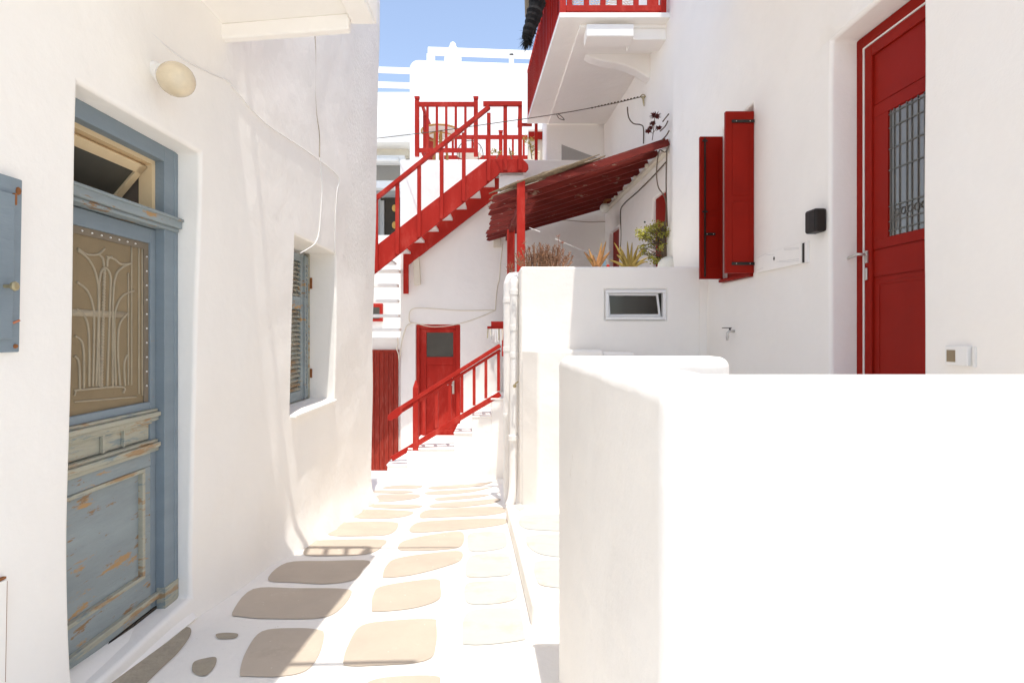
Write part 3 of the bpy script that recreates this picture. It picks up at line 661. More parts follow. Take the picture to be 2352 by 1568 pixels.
# glazed red door
mb = MB(); y0 = FY + .05
mb.box(dx0, dx0 + .07, y0, y0 + .1, dz0, dz1); mb.box(dx1 - .09, dx1, y0, y0 + .1, dz0, dz1); mb.box(dx0 + .07, dx1 - .09, y0, y0 + .1, dz1 - .08, dz1)
df = mb.build('door_frame', RED, eh, bevel=.008)
mb = MB(); ax, bx = dx0 + .072, dx1 - .092; gx0, gx1, gz0, gz1 = X(978, FY), X(1040, FY), Z(820, FY), Z(763.5, FY)
yl = y0 + .04
mb.box(ax, gx0, yl, yl + .05, dz0 + .05, dz1 - .082); mb.box(gx1, bx, yl, yl + .05, dz0 + .05, dz1 - .082); mb.box(gx0, gx1, yl, yl + .05, gz1, dz1 - .082); mb.box(gx0, gx1, yl, yl + .05, gz0 - .16, gz0)
mb.box(gx0, gx1, yl, yl + .05, dz0 + .05, dz0 + .16); mb.box(gx0, gx1, yl + .015, yl + .05, dz0 + .16, gz0 - .16)
dl = mb.build('door_leaf', RED, eh, bevel=.006)
mb = MB(); mb.box(gx0, gx1, yl + .02, yl + .03, gz0, gz1); mb.build('door_pane', GGLASS, dl)
mb = MB(); hx = X(1040, FY); mb.box(hx - .02, hx + .02, yl - .012, yl, Z(905, FY), Z(868, FY)); mb.tube([(hx, yl - .01, Z(884, FY)), (hx, yl - .06, Z(884, FY)), (hx - .11, yl - .06, Z(884, FY))], .009, 6); mb.build('handle', STEEL, dl)
mb = MB(); mb.box(dx0, dx1, FY - .04, FY + .06, dz0 - .03, dz0); mb.build('door_sill', PL, eh)
mb = MB(); mb.bar(P(955, 565, FY - .05), P(962 - 3, 654, FY - .05), .13, .08, (0, 1, 0)); mb.build('cream_strut', CREAMW, eh, bevel=.01)
mb = MB(); mb.bar(P(1142, 540, FY - .05), P(1142, 568, FY - .05), .15, .08, (0, 1, 0)); mb.build('beam_end', CREAMW, eh, bevel=.01)
mb = MB()
for p in ([(1138, 712), (1060, 713), (1000, 709), (960, 707), (945, 711), (940, 722), (941, 738), (955, 742), (990, 750), (1030, 748), (1070, 739), (1110, 725), (1138, 712)], [(1138, 712), (1139, 690), (1142, 660), (1147, 640), (1150, 600), (1155, 560)]):
    mb.tube(cat([P(a, b, FY - .02) for a, b in p], 4), .009, 6)
mb.build('wall_cable', CREAMW, eh)
# right part of the end house under the balcony
mb = MB(); mb.box(X(1255, FY), 3.2, FY + .02, FY + 1.8, 3.45, 4.7); mb.build('upper_wall', PL, eh, bevel=.02)
mb = MB(); mb.prism([P(1290, 332, FY), P(1290, 367, FY), P(1388, 369, FY), P(1300, 336, FY)], (0, .05, 0)); mb.build('opening_shade_panel', GREYP, eh)  # grey panel stands in for the shade within the opening

# ------------------------------------------------------------------ house behind the pergola and its balcony
bh = thing('balcony_house', 'white house beyond the right corner with an overhanging red-railed balcony', 'house')
BC, BK = 2.66, -.06
def FB(s, z, n): return Vector((BC + BK * s - n, s, z))
def FBi(s, z, n): return Vector((BC + BK * s + n, s, z))
mb = MB(); ds = BC / ((1500 - CX) / F0 - BK)
skin(mb, FBi, 7.16, 11.0, -2.6, 6.5, [(7.50, 8.05, -.1, 1.98, .12), (9.9, 10.6, .7, 1.95, .15)], step=.4, depth=3.0, amp=-.02); mb.build('wall', PL, bh, weld=True, bevel=.03, seg=3)
mb = MB(); mb.fbox(FB, 7.50, 8.05, -.1, 1.98, -.10, -.05); mb.build('door', REDD, bh, bevel=.01)
mb = MB(); mb.fbox(FB, 9.9, 10.6, .7, 1.95, -.13, -.08); mb.build('door', REDD, bh, bevel=.01)
zb = 4.23; A, B, C_, D_ = (.73, 7.30), (.44, 11.0), (2.3, 11.0), (2.3, 7.30)
mb = MB(); mb.prism([(p[0], p[1], zb) for p in (A, B, C_, D_)], (0, 0, .07)); mb.build('balcony_slab', PL, bh, bevel=.008)
mb = MB(); mb.prism([(1.02, 7.45, zb - .001), (.86, 10.9, zb - .001), (2.3, 10.9, zb - .001), (2.3, 7.45, zb - .001)], (0, 0, -.05))
mb.box(1.10, 1.74, 7.34, 7.62, 4.0, 4.17); mb.box(1.735, 2.28, 7.46, 7.80, 4.02, 4.178)
mb.build('slab_beam', PL, bh, bevel=.015)
mb = MB(); prof = [(1.10, 4.02), (2.28, 4.02), (2.28, 3.35)] + [(2.28 - .98 * t, 3.36 + .45 * t + .12 * math.sin(t * math.pi)) for t in (.15, .3, .45, .6, .75, .9)] + [(1.20, 3.86)]
mb.prism([(x * 1.07, 8.16, min(4.2, z * 1.07)) for x, z in prof], (0, .20, 0)); mb.build('corbel', PL, bh, bevel=.02, seg=3)
# railing
rt = MB(); zt = 5.3
def lerp(a, b, t): return (a[0] + (b[0] - a[0]) * t, a[1] + (b[1] - a[1]) * t)
def rail_part(name, mbx, bev=.004): return mbx.build(name, RED, bh, bevel=bev)
m = MB(); m.box(.735, .82, 7.31, 7.39, zb + .07, zt); rail_part('post', m)
m = MB(); m.box(2.10, 2.17, 7.31, 7.38, zb + .07, zt); rail_part('post', m)
m = MB(); m.box(.82, 2.14, 7.32, 7.375, zb + .10, zb + .18); rail_part('bottom_rail', m)
m = MB(); m.box(.82, 2.14, 7.32, 7.375, zt - .06, zt); rail_part('top_rail', m)
for px in (1308, 1347, 1385, 1423, 1461):
    m = MB(); x = X(px * 1 - 0, 7.34); m.box(x - .035, x + .035, 7.33, 7.365, zb + .18, zt - .06); rail_part('baluster', m)
m = MB(); x = X(1497, 7.34); m.box(x - .06, x + .09, 7.33, 7.365, zb + .08, zt - .06); rail_part('baluster', m)
m = MB(); a = lerp(A, B, .02); b = lerp(A, B, .995); m.bar((a[0] + .03, a[1], zb + .10), (b[0] + .03, b[1], zb + .10), .05, .05); rail_part('bottom_rail', m)
m = MB(); m.bar((a[0] + .03, a[1], zt - .03), (b[0] + .03, b[1], zt - .03), .05, .06); rail_part('top_rail', m)
for i in range(24):
    q = lerp(A, B, .03 + .042 * (i)); m = MB(); m.box(q[0] + .012, q[0] + .040, q[1] - .02, q[1] + .02, zb + .12, zt - .06); m.build('baluster', REDD, bh)  # side balusters get the darker red as painted shade
# thatch hanging at the balcony
mb = MB(); rnd = random.Random(3)
th = [P(1250, -60, 8.6), P(1238, -10, 8.6), P(1228, 30, 8.6), P(1219, 60, 8.6), P(1212, 84, 8.6), P(1209, 92, 8.6)]
pts = cat(th, 5); mb.tube(pts, [.14 + .03 * rnd.random() - .085 * (i / len(pts)) for i in range(len(pts))], 12)
for p in pts:
    for k in range(26):
        d = Vector((rnd.uniform(-1, 1), rnd.uniform(-1, 1), rnd.uniform(-1.2, .1))).normalized(); a = p + d * .06; b = p + d * rnd.uniform(.12, .165) + Vector((-.02, 0, -.04))
        w = Vector((.008, 0, .004)); mb.poly([a - w, a + w, b])
mb.tube([P(1209, 92, 8.6), P(1206, 103, 8.6), P(1208, 110, 8.6), P(1205, 120, 8.6)], .004, 5)
tp_ = mb.build('reed_bundle', THATCH, smooth=False); tag(tp_, 'shaggy black roll of reed thatch hanging left of the red balcony', 'thatch')
mb = MB(); mb.tube([P(1222, -60, 8.9), P(1216, 0, 8.9), P(1213, 40, 8.9)], [.10, .08, .05], 8); mb.build('pale_reed', TWIG, tp_)
# wicker chairs on the balcony
def wchair(x, y, label):
    t = thing('wicker_chair', label, 'chair', group='chairs on the red-railed balcony'); z0 = zb + .08
    m = MB()
    for k in range(7):
        r_ = .07 + .035 * k; m.tube([(x + r_ * math.cos(a_), y + .25, z0 + .42 + r_ * math.sin(a_)) for a_ in [math.pi * j / 10 for j in range(11)]], .006, 5)
    m.build('backrest', WICKER, t)
    m = MB()
    for k in range(8): m.tube([(x + .24 * math.cos(a_ + .3), y - .2 + .06 * k, z0 + .40 + .012 * math.sin(a_) - .05 * math.sin(a_) ** 2) for a_ in [math.pi * j / 8 for j in range(9)]], .006, 5)
    m.tube([(x + .25 * math.cos(a_), y + .25 * math.sin(a_), z0 + .42) for a_ in [math.pi * j / 8 for j in range(17)]], .01, 6)
    m.build('seat', WICKER, t)
    for sx in (-1, 1):
        for sy in (-1, 1): m = MB(); m.tube([(x + .2 * sx, y + .18 * sy, z0 + .41), (x + .22 * sx, y + .2 * sy, z0)], .011, 6); m.build('leg', WICKER, t)
wchair(1.15, 7.75, 'wicker chair on the balcony, nearer its left corner post'); wchair(1.62, 7.85, 'wicker chair on the balcony, nearer the white wall')

# ------------------------------------------------------------------ pergola
pg = thing('pergola', 'weathered dark red wooden pergola with cane on top, leaning on the house wall', 'pergola')
N = 9; rnd = random.Random(5)
def pgp(t, s): # t 0 near .. 1 far ; s 0 outer .. 1 wall
    y = 7.35 + 3.45 * t; a = Vector((X(1135 - 15 * t, y), y, 1.80 + .06 * t)); b = Vector((BC + BK * y - .01, y, 2.575 - .05 * t)); return a + (b - a) * s
for i in range(N):
    t = i / (N - 1); a = pgp(t, rnd.uniform(-.01, .01)); b = pgp(t, 1)
    if i in (1, 2): a = pgp(t, -.01)
    m = MB(); d = (b - a).normalized(); u = Vector((0, 0, 1)) - d * d.z; u.normalize()
    hgt = .085; tip = a - d * .05
    p4 = [tip - u * hgt * .1, a - u * hgt / 2, b - u * hgt / 2, b + u * hgt / 2, a + u * hgt / 2]
    m.prism([q_ + Vector((0, -.022, 0)) for q_ in p4], (0, .044, 0)); m.build('rafter', REDW, pg, bevel=.004)
for k in range(8):
    t = k / 8; q4 = [pgp(t + .006, .30), pgp(t + .112, .28), pgp(t + .112, .985), pgp(t + .006, .985)]
    m = MB(); m.prism([q_ + Vector((0, 0, .052)) for q_ in q4], (0, 0, .022)); m.build('roof_board', REDW, pg)
m = MB(); m.bar(pgp(-.02, .17) - Vector((0, 0, .10)), pgp(1.0, .17) - Vector((0, 0, .10)), .09, .09); m.build('beam', REDW, pg, bevel=.006)
m = MB(); q_ = pgp(0, .155); m.box(q_.x - .06, q_.x + .05, q_.y - .08, q_.y + .03, .735, q_.z + .12); m.build('post', RED, pg, bevel=.01)
m = MB(); q_ = pgp(.72, .17); m.box(q_.x - .08, q_.x + .06, q_.y - .05, q_.y + .05, .735, q_.z - .1); m.build('post', RED, pg, bevel=.01)
m = MB()      # canes lying along the top
for k in range(90):
    t = rnd.random() ** 1.8 * .30 - .015; s0 = rnd.uniform(-.03, .36); s1 = s0 + rnd.uniform(.12, .32)
    a = pgp(t, s0) + Vector((0, 0, .09 + rnd.random() * .04)); b = pgp(t + rnd.uniform(-.02, .02), min(.96, s1)) + Vector((0, 0, .09 + rnd.random() * .035))
    mid = (a + b) / 2 + Vector((0, 0, rnd.uniform(-.015, .02))); m.tube([a, mid, b], [.007, rnd.uniform(.009, .016), .006], 6)
m.build('cane_roof', TWIG, pg)
m = MB(); 
for i in range(1, 6):
    c0 = pgp(.02 + i * .17, .98) ; m.box(c0.x - .06, c0.x + .02, c0.y - .03, c0.y + .03, c0.z - .12, c0.z - .07)
m.bar(pgp(0, .985) - Vector((0, 0, .11)), pgp(1, .985) - Vector((0, 0, .11)), .07, .05); m.build('wall_plate', CREAMW, pg)
# climbing dry stems + rope lines
def vine(label, pts, r, m_=ROPE, cat_='cable', name='cable'):
    mbx = MB(); mbx.tube(cat([P(*p) for p in pts], 5), r, 6); return tag(mbx.build(name, m_, smooth=True), label, cat_)
wy = lambda px: BC / ((px - CX) / F0 - BK) - .03
vine('black cable following the wall under the pergola and dropping beside the far doorway', [(1530, 372, wy(1530)), (1500, 405, wy(1500)), (1465, 440, wy(1465)), (1432, 470, wy(1432)), (1425, 490, wy(1425)), (1427, 540, wy(1427)), (1424, 580, wy(1424)), (1418, 592, wy(1418))], .010)
vine('dark cable running down the wall from the clothesline hook to the pergola', [(1441, 246, 8.4), (1444, 270, 8.4), (1455, 284, 8.4), (1472, 287, 8.4), (1478, 296, 8.4), (1478, 330, 8.4)], .009)
m = MB(); pts = [P(866, 318, 11.2), P(1000, 302, 10.4), P(1150, 281, 9.8), P(1280, 262, 9.2), P(1400, 240, 8.7), P(1476, 222, 8.36)]
m.tube(cat(pts, 6), .007, 6)
for k in range(14): a = cat(pts, 6)[22] ; 
for k in range(16):
    t = k / 15; p = P(1360 + 112 * t, 248 - 26 * t, 8.85 - .45 * t); m.ball(p, .013, (1.3, 1, 1), n=8)
m.tube(cat([P(1278, 262, 9.2), P(1284, 272, 9.2), P(1296, 276, 9.2), P(1290, 268, 9.2), P(1281, 262, 9.2)], 4), .006, 6)
cl = m.build('clothesline', ROPE, smooth=True); tag(cl, 'dark twisted clothesline stretched across the alley below the balcony', 'clothesline')
m = MB(); c = P(1477, 222, 8.36); m.tube([c + Vector((.03 * math.cos(a_), 0, .03 * math.sin(a_))) for a_ in [math.pi * j / 6 for j in range(13)]], .008, 6); m.tube([c, c + Vector((.02, .02, -.14))], [.02, .008], 6); m.tube([c, c + Vector((.12, .0, .0))], .008, 6); m.build('hook', BRASS, cl)
# lamp under the pergola
pl = thing('pergola_lamp', 'white globe lamp hanging under the far end of the pergola', 'lamp')
m = MB(); c = P(1389, 478, 9.9); m.ball(c, .09, n=16); m.build('globe', TERRA, pl, smooth=True)
m = MB(); m.tube([c + Vector((0, 0, .07)), c + Vector((.02, 0, .14)), c + Vector((.12, 0, .16))], [.05, .03, .02], 8); m.build('lamp_arm', RUST, pl)
vine('thin grey cable sagging along the end wall under the pergola', [(1250, 506, 10.95), (1300, 506, 10.95), (1350, 510, 10.95), (1400, 509, 10.95)], .008, CABLEB)
m = MB(); m.tube([P(1216, 523, 7.5), P(1240, 532, 7.6)], .007, 5); m.tube([P(1275, 548, 7.6), P(1330, 572, 8.4), P(1395, 592, 9.4), P(1408, 592, 9.8)], .008, 6); tag(m.build('washing_line', SWHITE), 'white washing line slanting down below the pergola', 'clothesline')
m = MB(); m.box(*[v for v in (P(1384, 590, 8).x, P(1391, 590, 8).x)], 7.98, 8.0, P(0, 610, 8).z + .0, P(0, 590, 8).z); tag(m.build('clothes_peg', BLUEP), 'pale blue clothes peg on the white washing line', 'peg')
# small pegs hanging at post
pr = thing('peg_rack', 'small red peg rack with hanging pegs beside the farther drainpipe', 'rack')
m = MB(); m.box(X(1128, 9.6), X(1160, 9.6), 9.58, 9.64, Z(749, 9.6), Z(738, 9.6)); m.box(X(1119, 9.6), X(1160, 9.6), 9.60, 9.66, Z(755, 9.6), Z(749, 9.6)); m.bar(P(1156, 755, 9.6), P(1156, 818, 9.6), .05, .05); m.build('red_bracket', RED, pr)
for k in range(9):
    m = MB(); px = 1121 + k * 4.2; a = P(px, 755, 9.56); b = P(px + rnd.uniform(-3, 3), 765 + rnd.uniform(0, 18) + k * 1.4, 9.56); m.bar(a, b, .018, .018); m.build('peg', random.choice([SWHITE, CREAMW, BRASS, GREYP]), pr)

# ------------------------------------------------------------------ wooden outside stair
st = thing('wooden_stair', 'red wooden outside stair climbing to the terrace of the end house', 'stair')
YS, YR = 10.0, 10.90
def pstr(y, th): 
    return [P(a, b, YS) + Vector((0, y - YS, -.09 * (y > 10.5))) for a, b in th]
outline = [(850, 575), (1119, 366), (1200, 365), (1206, 370), (1213, 378), (1214, 388), (1208, 395), (1148, 396), (1143, 403), (850, 637)]
m = MB(); m.prism(pstr(YS, outline), (0, .05, 0)); m.build('stringer', RED, st, bevel=.005)
m = MB(); m.prism(pstr(YR, [(905, 531), (1119, 366), (1146, 366), (1147, 400), (1143, 408), (918, 583), (918, 655), (912, 655), (905, 655)]), (0, .05, 0)); m.build('stringer', RED, st, bevel=.005)
a0, a1 = P(850, 606, YS), P(1131, 384, YS); nst = 8
for i in range(nst):
    t = (i + .5) / nst; c = a0 + (a1 - a0) * t
    m = MB(); m.box(c.x - .13, c.x + .17, YS + .05, YR, c.z - .02, c.z + .025); m.build('step', SWHITE, st, bevel=.004)
m = MB(); m.box(X(1119, YS), X(1205, YS), YS + .05, FY - .02, Z(372, YS), Z(366, YS)); m.build('landing', SWHITE, st)
bars = [(865, 452), (913.6, 418), (963.4, 381), (1015, 344), (1065.6, 307), (1122.8, 262)]
def lowy(px): return 627 + (px - 862) * (403 - 627) / (1143 - 862)
for px, py in bars:
    m = MB(); x = X(px, YS); m.box(x - .034, x + .034, YS - .06, YS - .002, Z(lowy(px) - 2, YS), Z(py, YS)); m.build('baluster', RED, st, bevel=.004)
for px in (1160.5, 1194.5):
    m = MB(); x = X(px, YS); m.box(x - .036, x + .036, YS - .06, YS - .002, Z(393, YS), Z(240, YS)); m.build('baluster', RED, st, bevel=.004)
m = MB(); m.bar(P(850, 467, YS - .04), P(1124, 246, YS - .04), .085, .075); m.build('handrail', RED, st, bevel=.008)
m = MB(); m.box(X(1110, YS), X(1199, YS), YS - .075, YS - .0, Z(246, YS), Z(236, YS)); m.box(X(1150, YS), X(1199, YS), YS + .0, YS + .06, Z(236, YS), Z(233, YS)); m.build('handrail', RED, st, bevel=.006)
m = MB(); x = X(1195, YS); m.bar((x, YS + .02, Z(243, YS)), (x, FY, Z(243, YS)), .06, .06); m.bar((x, YS + .02, Z(366, YS)), (x, FY, Z(366, YS)), .05, .05)
for k in range(4): m.bar((x, YS + .25 + .22 * k, Z(366, YS)), (x, YS + .25 + .22 * k, Z(243, YS)), .04, .04)
m.build('side_railing', RED, st)
m = MB(); m.box(X(1146, YS), X(1206, YS), YS + .1, FY - .01, Z(430, YS), Z(398, YS)); m.box(X(1143, YS), X(1160, YS), YS + .15, FY - .01, Z(470, YS), Z(430, YS)); m.build('bracket', PL, st, bevel=.02)
# white slab steps beside the plank door
ss = thing('slab_steps', 'white slab steps one above another over the plank door', 'steps')
for i, (py, pr_) in enumerate(((622, 916), (655, 912), (691, 913), (725, 915), (757, 917))):
    y = 10.75 - .06 * i; m = MB(); m.box(X(780, y), X(pr_, y), y, y + .22, Z(py + 3.5, y), Z(py - 3.5, y)); m.build('step', PL, ss, bevel=.006)
# sunlit wall with red window seen through the steps
cw = thing('courtyard_wall', 'bright white wall with small red window seen through the slab steps', 'wall')
m = MB(); m.box(-5.5, X(925, 12.6), 12.6, 12.9, -3.2, Z(540, 12.6)); m.build('wall', PL, cw)
m = MB(); m.box(X(845, 12.6), X(880, 12.6), 12.53, 12.6, Z(738, 12.6), Z(697, 12.6)); wr = m.build('window_frame', RED, cw, bevel=.01)
m = MB(); m.box(X(845, 12.6), X(873.5, 12.6), 12.52, 12.53, Z(732, 12.6), Z(706, 12.6)); m.build('pane', GGLASS, wr)

# ------------------------------------------------------------------ terrace railings and furniture
def railing(label, y, x0, x1, zt_, zb_, posts, bals, pw=.085, grp='red railings on the terrace', bw=.05, caps=True):
    t = thing('terrace_railing', label, 'railing', group=grp)
    for px in posts:
        m = MB(); x = X(px, y); m.box(x - pw / 2, x + pw / 2, y - .04, y + .04, zb_ - .12, zt_ + .03)
        if caps: m.prism([(x - pw / 2, y - .04, zt_ + .05), (x + pw / 2, y - .04, zt_ + .05), (x + pw / 2 + .012, y - .04, zt_ + .11), (x - pw / 2 - .012, y - .04, zt_ + .11)], (0, .08, 0)); m.box(x - .02, x + .02, y - .02, y + .02, zt_ + .03, zt_ + .05)
        m.build('post', RED, t, bevel=.004)
    m = MB(); m.box(x0, x1, y - .025, y + .025, zt_ - .09, zt_); m.build('top_rail', RED, t, bevel=.004)
    m = MB(); m.box(x0, x1, y - .025, y + .025, zb_ - .04, zb_ + .045); m.build('bottom_rail', RED, t, bevel=.004)
    for px in bals: m = MB(); x = X(px, y); m.box(x - bw / 2, x + bw / 2, y - .02, y + .02, zb_ + .045, zt_ - .09); m.build('baluster', RED, t)
    return t
y = 11.1
t1 = railing('red railing with knobbed posts at the front edge of the terrace', y, X(958, y), X(1094, y), Z(235, y), Z(346, y), (958, 1093), (982, 1003.5, 1025, 1047, 1069))
sr = thing('terrace_railing', 'red railing running back from the left corner of the terrace', 'railing', group='red railings on the terrace')
m = MB(); x = X(960, y) + .08; m.bar((x, 11.2, Z(240, y)), (x + .02, 13.4, Z(240, y)), .05, .07); m.build('top_rail', RED, sr)
m = MB(); m.bar((x, 11.2, Z(346, y)), (x + .02, 13.4, Z(346, y)), .05, .06); m.build('bottom_rail', RED, sr)
for k in range(9): m = MB(); m.bar((x, 11.4 + .22 * k, Z(346, y)), (x, 11.4 + .22 * k, Z(240, y)), .04, .04); m.build('baluster', RED, sr)
y = 12.75
railing('low red railing at the back of the terrace behind the stair landing', y, X(1020, y), X(1254, y), Z(311, y), Z(362, y), (1150,), (1040, 1062, 1085, 1118, 1178, 1203, 1226, 1246))
m = MB(); m.box(X(1228, 11.3), X(1235, 11.3), 11.27, 11.33, 3.45, Z(282, 11.3)); tag(m.build('red_post', REDD), 'single dark red post standing at the right end of the terrace', 'post')
m = MB(); m.box(X(1196, 11.2), X(1222, 11.2), 11.17, 11.25, Z(289, 11.2), Z(284, 11.2)); tag(m.build('wall_bracket', REDD), 'short dark red bar beneath the far corner of the balcony', 'bracket')
m = MB(); m.box(X(1213, 12.2), X(1262, 12.2), 12.2, 12.5, 3.3, Z(297, 12.2)); tag(m.build('terrace_cupboard', CREAMW, bevel=.01), 'cream cupboard with dark red front at the right end of the terrace', 'cupboard')
m = MB(); m.box(X(1214, 12.15), X(1249, 12.15), 12.13, 12.2, Z(319, 12.15), Z(303, 12.15)); m.build('cupboard_front', REDD, bpy.data.objects['terrace_cupboard'])
# table and chair
tb = thing('round_table', 'round rattan table with white top behind the terrace railing', 'table')
c = Vector((X(1012, 12.0), 12.0, 0)); zt2 = Z(303, 12.0)
m = MB(); m.tube([c + Vector((.42 * math.cos(a), .42 * math.sin(a), zt2)) for a in [2 * math.pi * j / 24 for j in range(25)]], .022, 8, cap=False); m.build('rim', RATTAN, tb)
m = MB(); m.lathe(c + Vector((0, 0, zt2 - .01)), [(.40, -.005), (.40, .01)], 24); m.build('table_top', WHITEP, tb)
for k in range(4): m = MB(); a = k * math.pi / 2 + .2; m.tube([c + Vector((.12 * math.cos(a), .12 * math.sin(a), zt2 - .02)), c + Vector((.16 * math.cos(a), .16 * math.sin(a), 3.5))], .03, 8); m.build('leg', RATTAN, tb)
m = MB(); m.tube([c + Vector((.3 * math.cos(a), .3 * math.sin(a), zt2 - .12)) for a in [2 * math.pi * j / 24 for j in range(25)]], .014, 6, cap=False); m.build('lower_ring', RATTAN, tb)
wc = thing('wire_chair', 'dark wire chair with rounded back beside the rattan table', 'chair')
cx_, cy_ = X(1078, 12.1), 12.1; cz = 3.5
m = MB(); arch = [(cx_ + .3 * math.cos(a), cy_ + .25, cz + .45 + .42 * math.sin(a) ** .7) for a in [math.pi * j / 14 for j in range(15)]]; m.tube(arch, .009, 6)
for k in range(7): xx = cx_ - .24 + .08 * k; m.tube([(xx, cy_ + .25, cz + .84 - 1.1 * (xx - cx_) ** 2 * 2), (cx_ + (xx - cx_) * .8, cy_ + .22, cz + .45)], .005, 5)
m.build('backrest', ROPE, wc)
m = MB(); m.lathe((cx_, cy_, cz + .44), [(.27, 0), (.28, .012), (.27, .03)], 20); m.build('seat', WICKER, wc)
for sx in (-1, 1):
    for sy in (-1, 1): m = MB(); m.tube([(cx_ + .2 * sx, cy_ + .2 * sy, cz + .44), (cx_ + .24 * sx, cy_ + .24 * sy, cz)], .008, 6); m.build('leg', ROPE, wc)

# ------------------------------------------------------------------ houses behind
uh2 = thing('upper_house', 'bright white cubic house rising above the terrace', 'house')
y = 14.2; m = MB()
x0, x1, zt3 = X(941, y), X(1285, y), Z(138, y); r = .22
prof = [(x0, 2.0)] + [(x0 + r - r * math.cos(a), zt3 - r + r * math.sin(a)) for a in [math.pi / 2 * j / 6 for j in range(7)]] + [(x1, zt3 - .12), (x1, 2.0)]
m.prism([(a, y, b) for a, b in prof], (0, 5, 0)); m.build('wall', PL, uh2, bevel=.02, ang=60)
m = MB(); m.box(X(1118, y), X(1135, y), y - .0, y + .05, 0, .01)
wrl = thing('roof_railing', 'white masonry railing on the flat roof of the upper house', 'railing')
yr = 14.5
m = MB(); m.bar(P(983, 118, yr), P(1260, 128, yr), .16, .17); m.build('top_rail', PL, wrl, bevel=.02)
for px, w in ((992, .13), (1176, .08)): m = MB(); m.box(X(px, yr) - w, X(px, yr) + w * .6, yr - .08, yr + .08, zt3 - .2, Z(126, yr)); m.build('post', PL, wrl, bevel=.01)
ch = MB(); c = P(1040, 140, 14.4); ch.lathe((c.x, 14.42, zt3 - .12), [(.20, 0), (.23, .25), (.22, .32), (.21, .36), (.20, .42), (.17, .47), (.09, .58), (.07, .66), (.04, .69)], 16); tag(ch.build('chimney', PL, bevel=.01), 'small white bottle-shaped chimney on the roof of the upper house', 'chimney')
lrl = thing('roof_railing', 'pair of white horizontal rails against the sky left of the upper house', 'railing')
for py in (162, 196): m = MB(); m.bar(P(820, py - 3, 16), P(944, py + 1.5, 16), .12, .14); m.build('rail', PL, lrl, bevel=.01)
m = MB(); m.box(X(800, 16) - .1, X(800, 16) + .1, 15.95, 16.05, 6.9, Z(158, 16)); m.build('post', PL, lrl)
ph = thing('porch_house', 'white house with shaded porch seen left of the stair', 'house')
y = 16.5
m = MB(); m.box(-7, X(945, y), y, y + 4, Z(328, y), Z(211, y)); m.build('upper_wall', PL, ph, bevel=.03)
y2 = 15.6
m = MB(); m.box(-7, X(942, y2), y2, y2 + 1.5, Z(326, y2), Z(318, y2)); m.build('porch_roof', PL, ph, bevel=.01)
m = MB(); m.box(-7, X(938, 16.2), 16.2, 16.5, Z(357, 16.2), Z(327, 16.2)); m.build('porch_beam', CREAMW, ph)
m = MB(); m.box(-7, X(938, 16.6), 17.0, 17.1, 0, Z(340, 16.6)); m.build('porch_back_wall', GREYP, ph)  # porch shade is put into the grey of this wall
m = MB(); m.box(-7, X(930, 16), 15.95, 16.2, Z(375, 16), Z(358, 16)); m.box(-7, X(930, 16), 16.0, 16.3, Z(432, 16), Z(415, 16)); m.build('porch_lintel', SWHITE, ph)
m = MB(); m.tube([(X(820, 15.9), 15.9, Z(366, 15.9)), (X(915, 15.9), 15.9, Z(367, 15.9))], .06, 10); m.build('tube_lamp', WHITEP, ph)
m = MB(); m.box(X(875, 16.9), X(922, 16.9), 16.85, 16.95, Z(545, 16.9), Z(455, 16.9)); dr = m.build('doorway', DBROWN, ph)  # dark panel stands in for the unlit room behind
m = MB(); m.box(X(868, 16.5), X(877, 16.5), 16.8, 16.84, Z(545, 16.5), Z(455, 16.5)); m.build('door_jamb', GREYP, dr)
for py in (478, 517): m = MB(); m.ball(P(906, py, 16.6), .08, (1, 1, 1.4), n=10); m.build('glowing_lamp', LAMPY, dr, smooth=True)
m = MB(); m.box(-7, X(925, 15), 15, 15.2, -3, Z(541, 15)); m.build('porch_parapet', PL, ph, bevel=.02)

# ------------------------------------------------------------------ masonry stair with red rail
ms = thing('masonry_stair', 'whitewashed masonry stair rising right in front of the glazed red door', 'stair')
YM = 9.6
steps = [(889, 945, 1069.6), (938, 1045, 1032), (1043, 1085, 996), (1084, 1129, 958), (1128, 1168, 917.7)]
for a, b, py in steps:
    m = MB(); m.box(X(a, YM), X(b, YM), YM, 10.97, -3.0, Z(py, YM)); m.build('step', PL, ms, bevel=.018, seg=3)
    m = MB(); m.box(X(a, YM) - .008, X(b, YM) - .004, YM - .014, YM + .9, Z(py, YM) - .002, Z(py, YM) + .03); m.build('tread_slab', PL, ms, bevel=.01)
m = MB(); m.box(X(936, YM), X(960, YM), YM - .06, YM + .12, -3.0, Z(1034, YM)); m.build('pier', PL, ms, bevel=.012, seg=3)
mr = thing('stair_railing', 'red wooden railing with pointed newel on the masonry stair', 'railing')
YN = YM + .03
m = MB(); x0, x1 = X(949, YN), X(961.5, YN); zt4 = Z(890, YN)
m.box(x0, x1, YN - .05, YN + .05, Z(1033, YN), zt4); m.hexa([(x0, YN - .05, zt4), (x1, YN - .05, zt4), (x1, YN + .05, zt4), (x0, YN + .05, zt4)] + [((x0 + x1) / 2 - .01, YN - .01, zt4 + .13), ((x0 + x1) / 2 + .01, YN - .01, zt4 + .13), ((x0 + x1) / 2 + .01, YN + .01, zt4 + .13), ((x0 + x1) / 2 - .01, YN + .01, zt4 + .13)])
m.build('newel_post', RED, mr, bevel=.004)
m = MB(); m.bar(P(915, 940, YN - .02), P(1149, 793, YN - .02), .085, .07); m.bar(P(915, 949, YN - .0), P(1149, 804, YN - .0), .055, .05); m.prism([P(a, b, YN - .06) for a, b in ((920, 933), (905, 941), (893, 951), (889, 958), (891, 965), (899, 966), (906, 961), (911, 960), (916, 955), (925, 946))], (0, .09, 0)); m.build('handrail', RED, mr, bevel=.008)
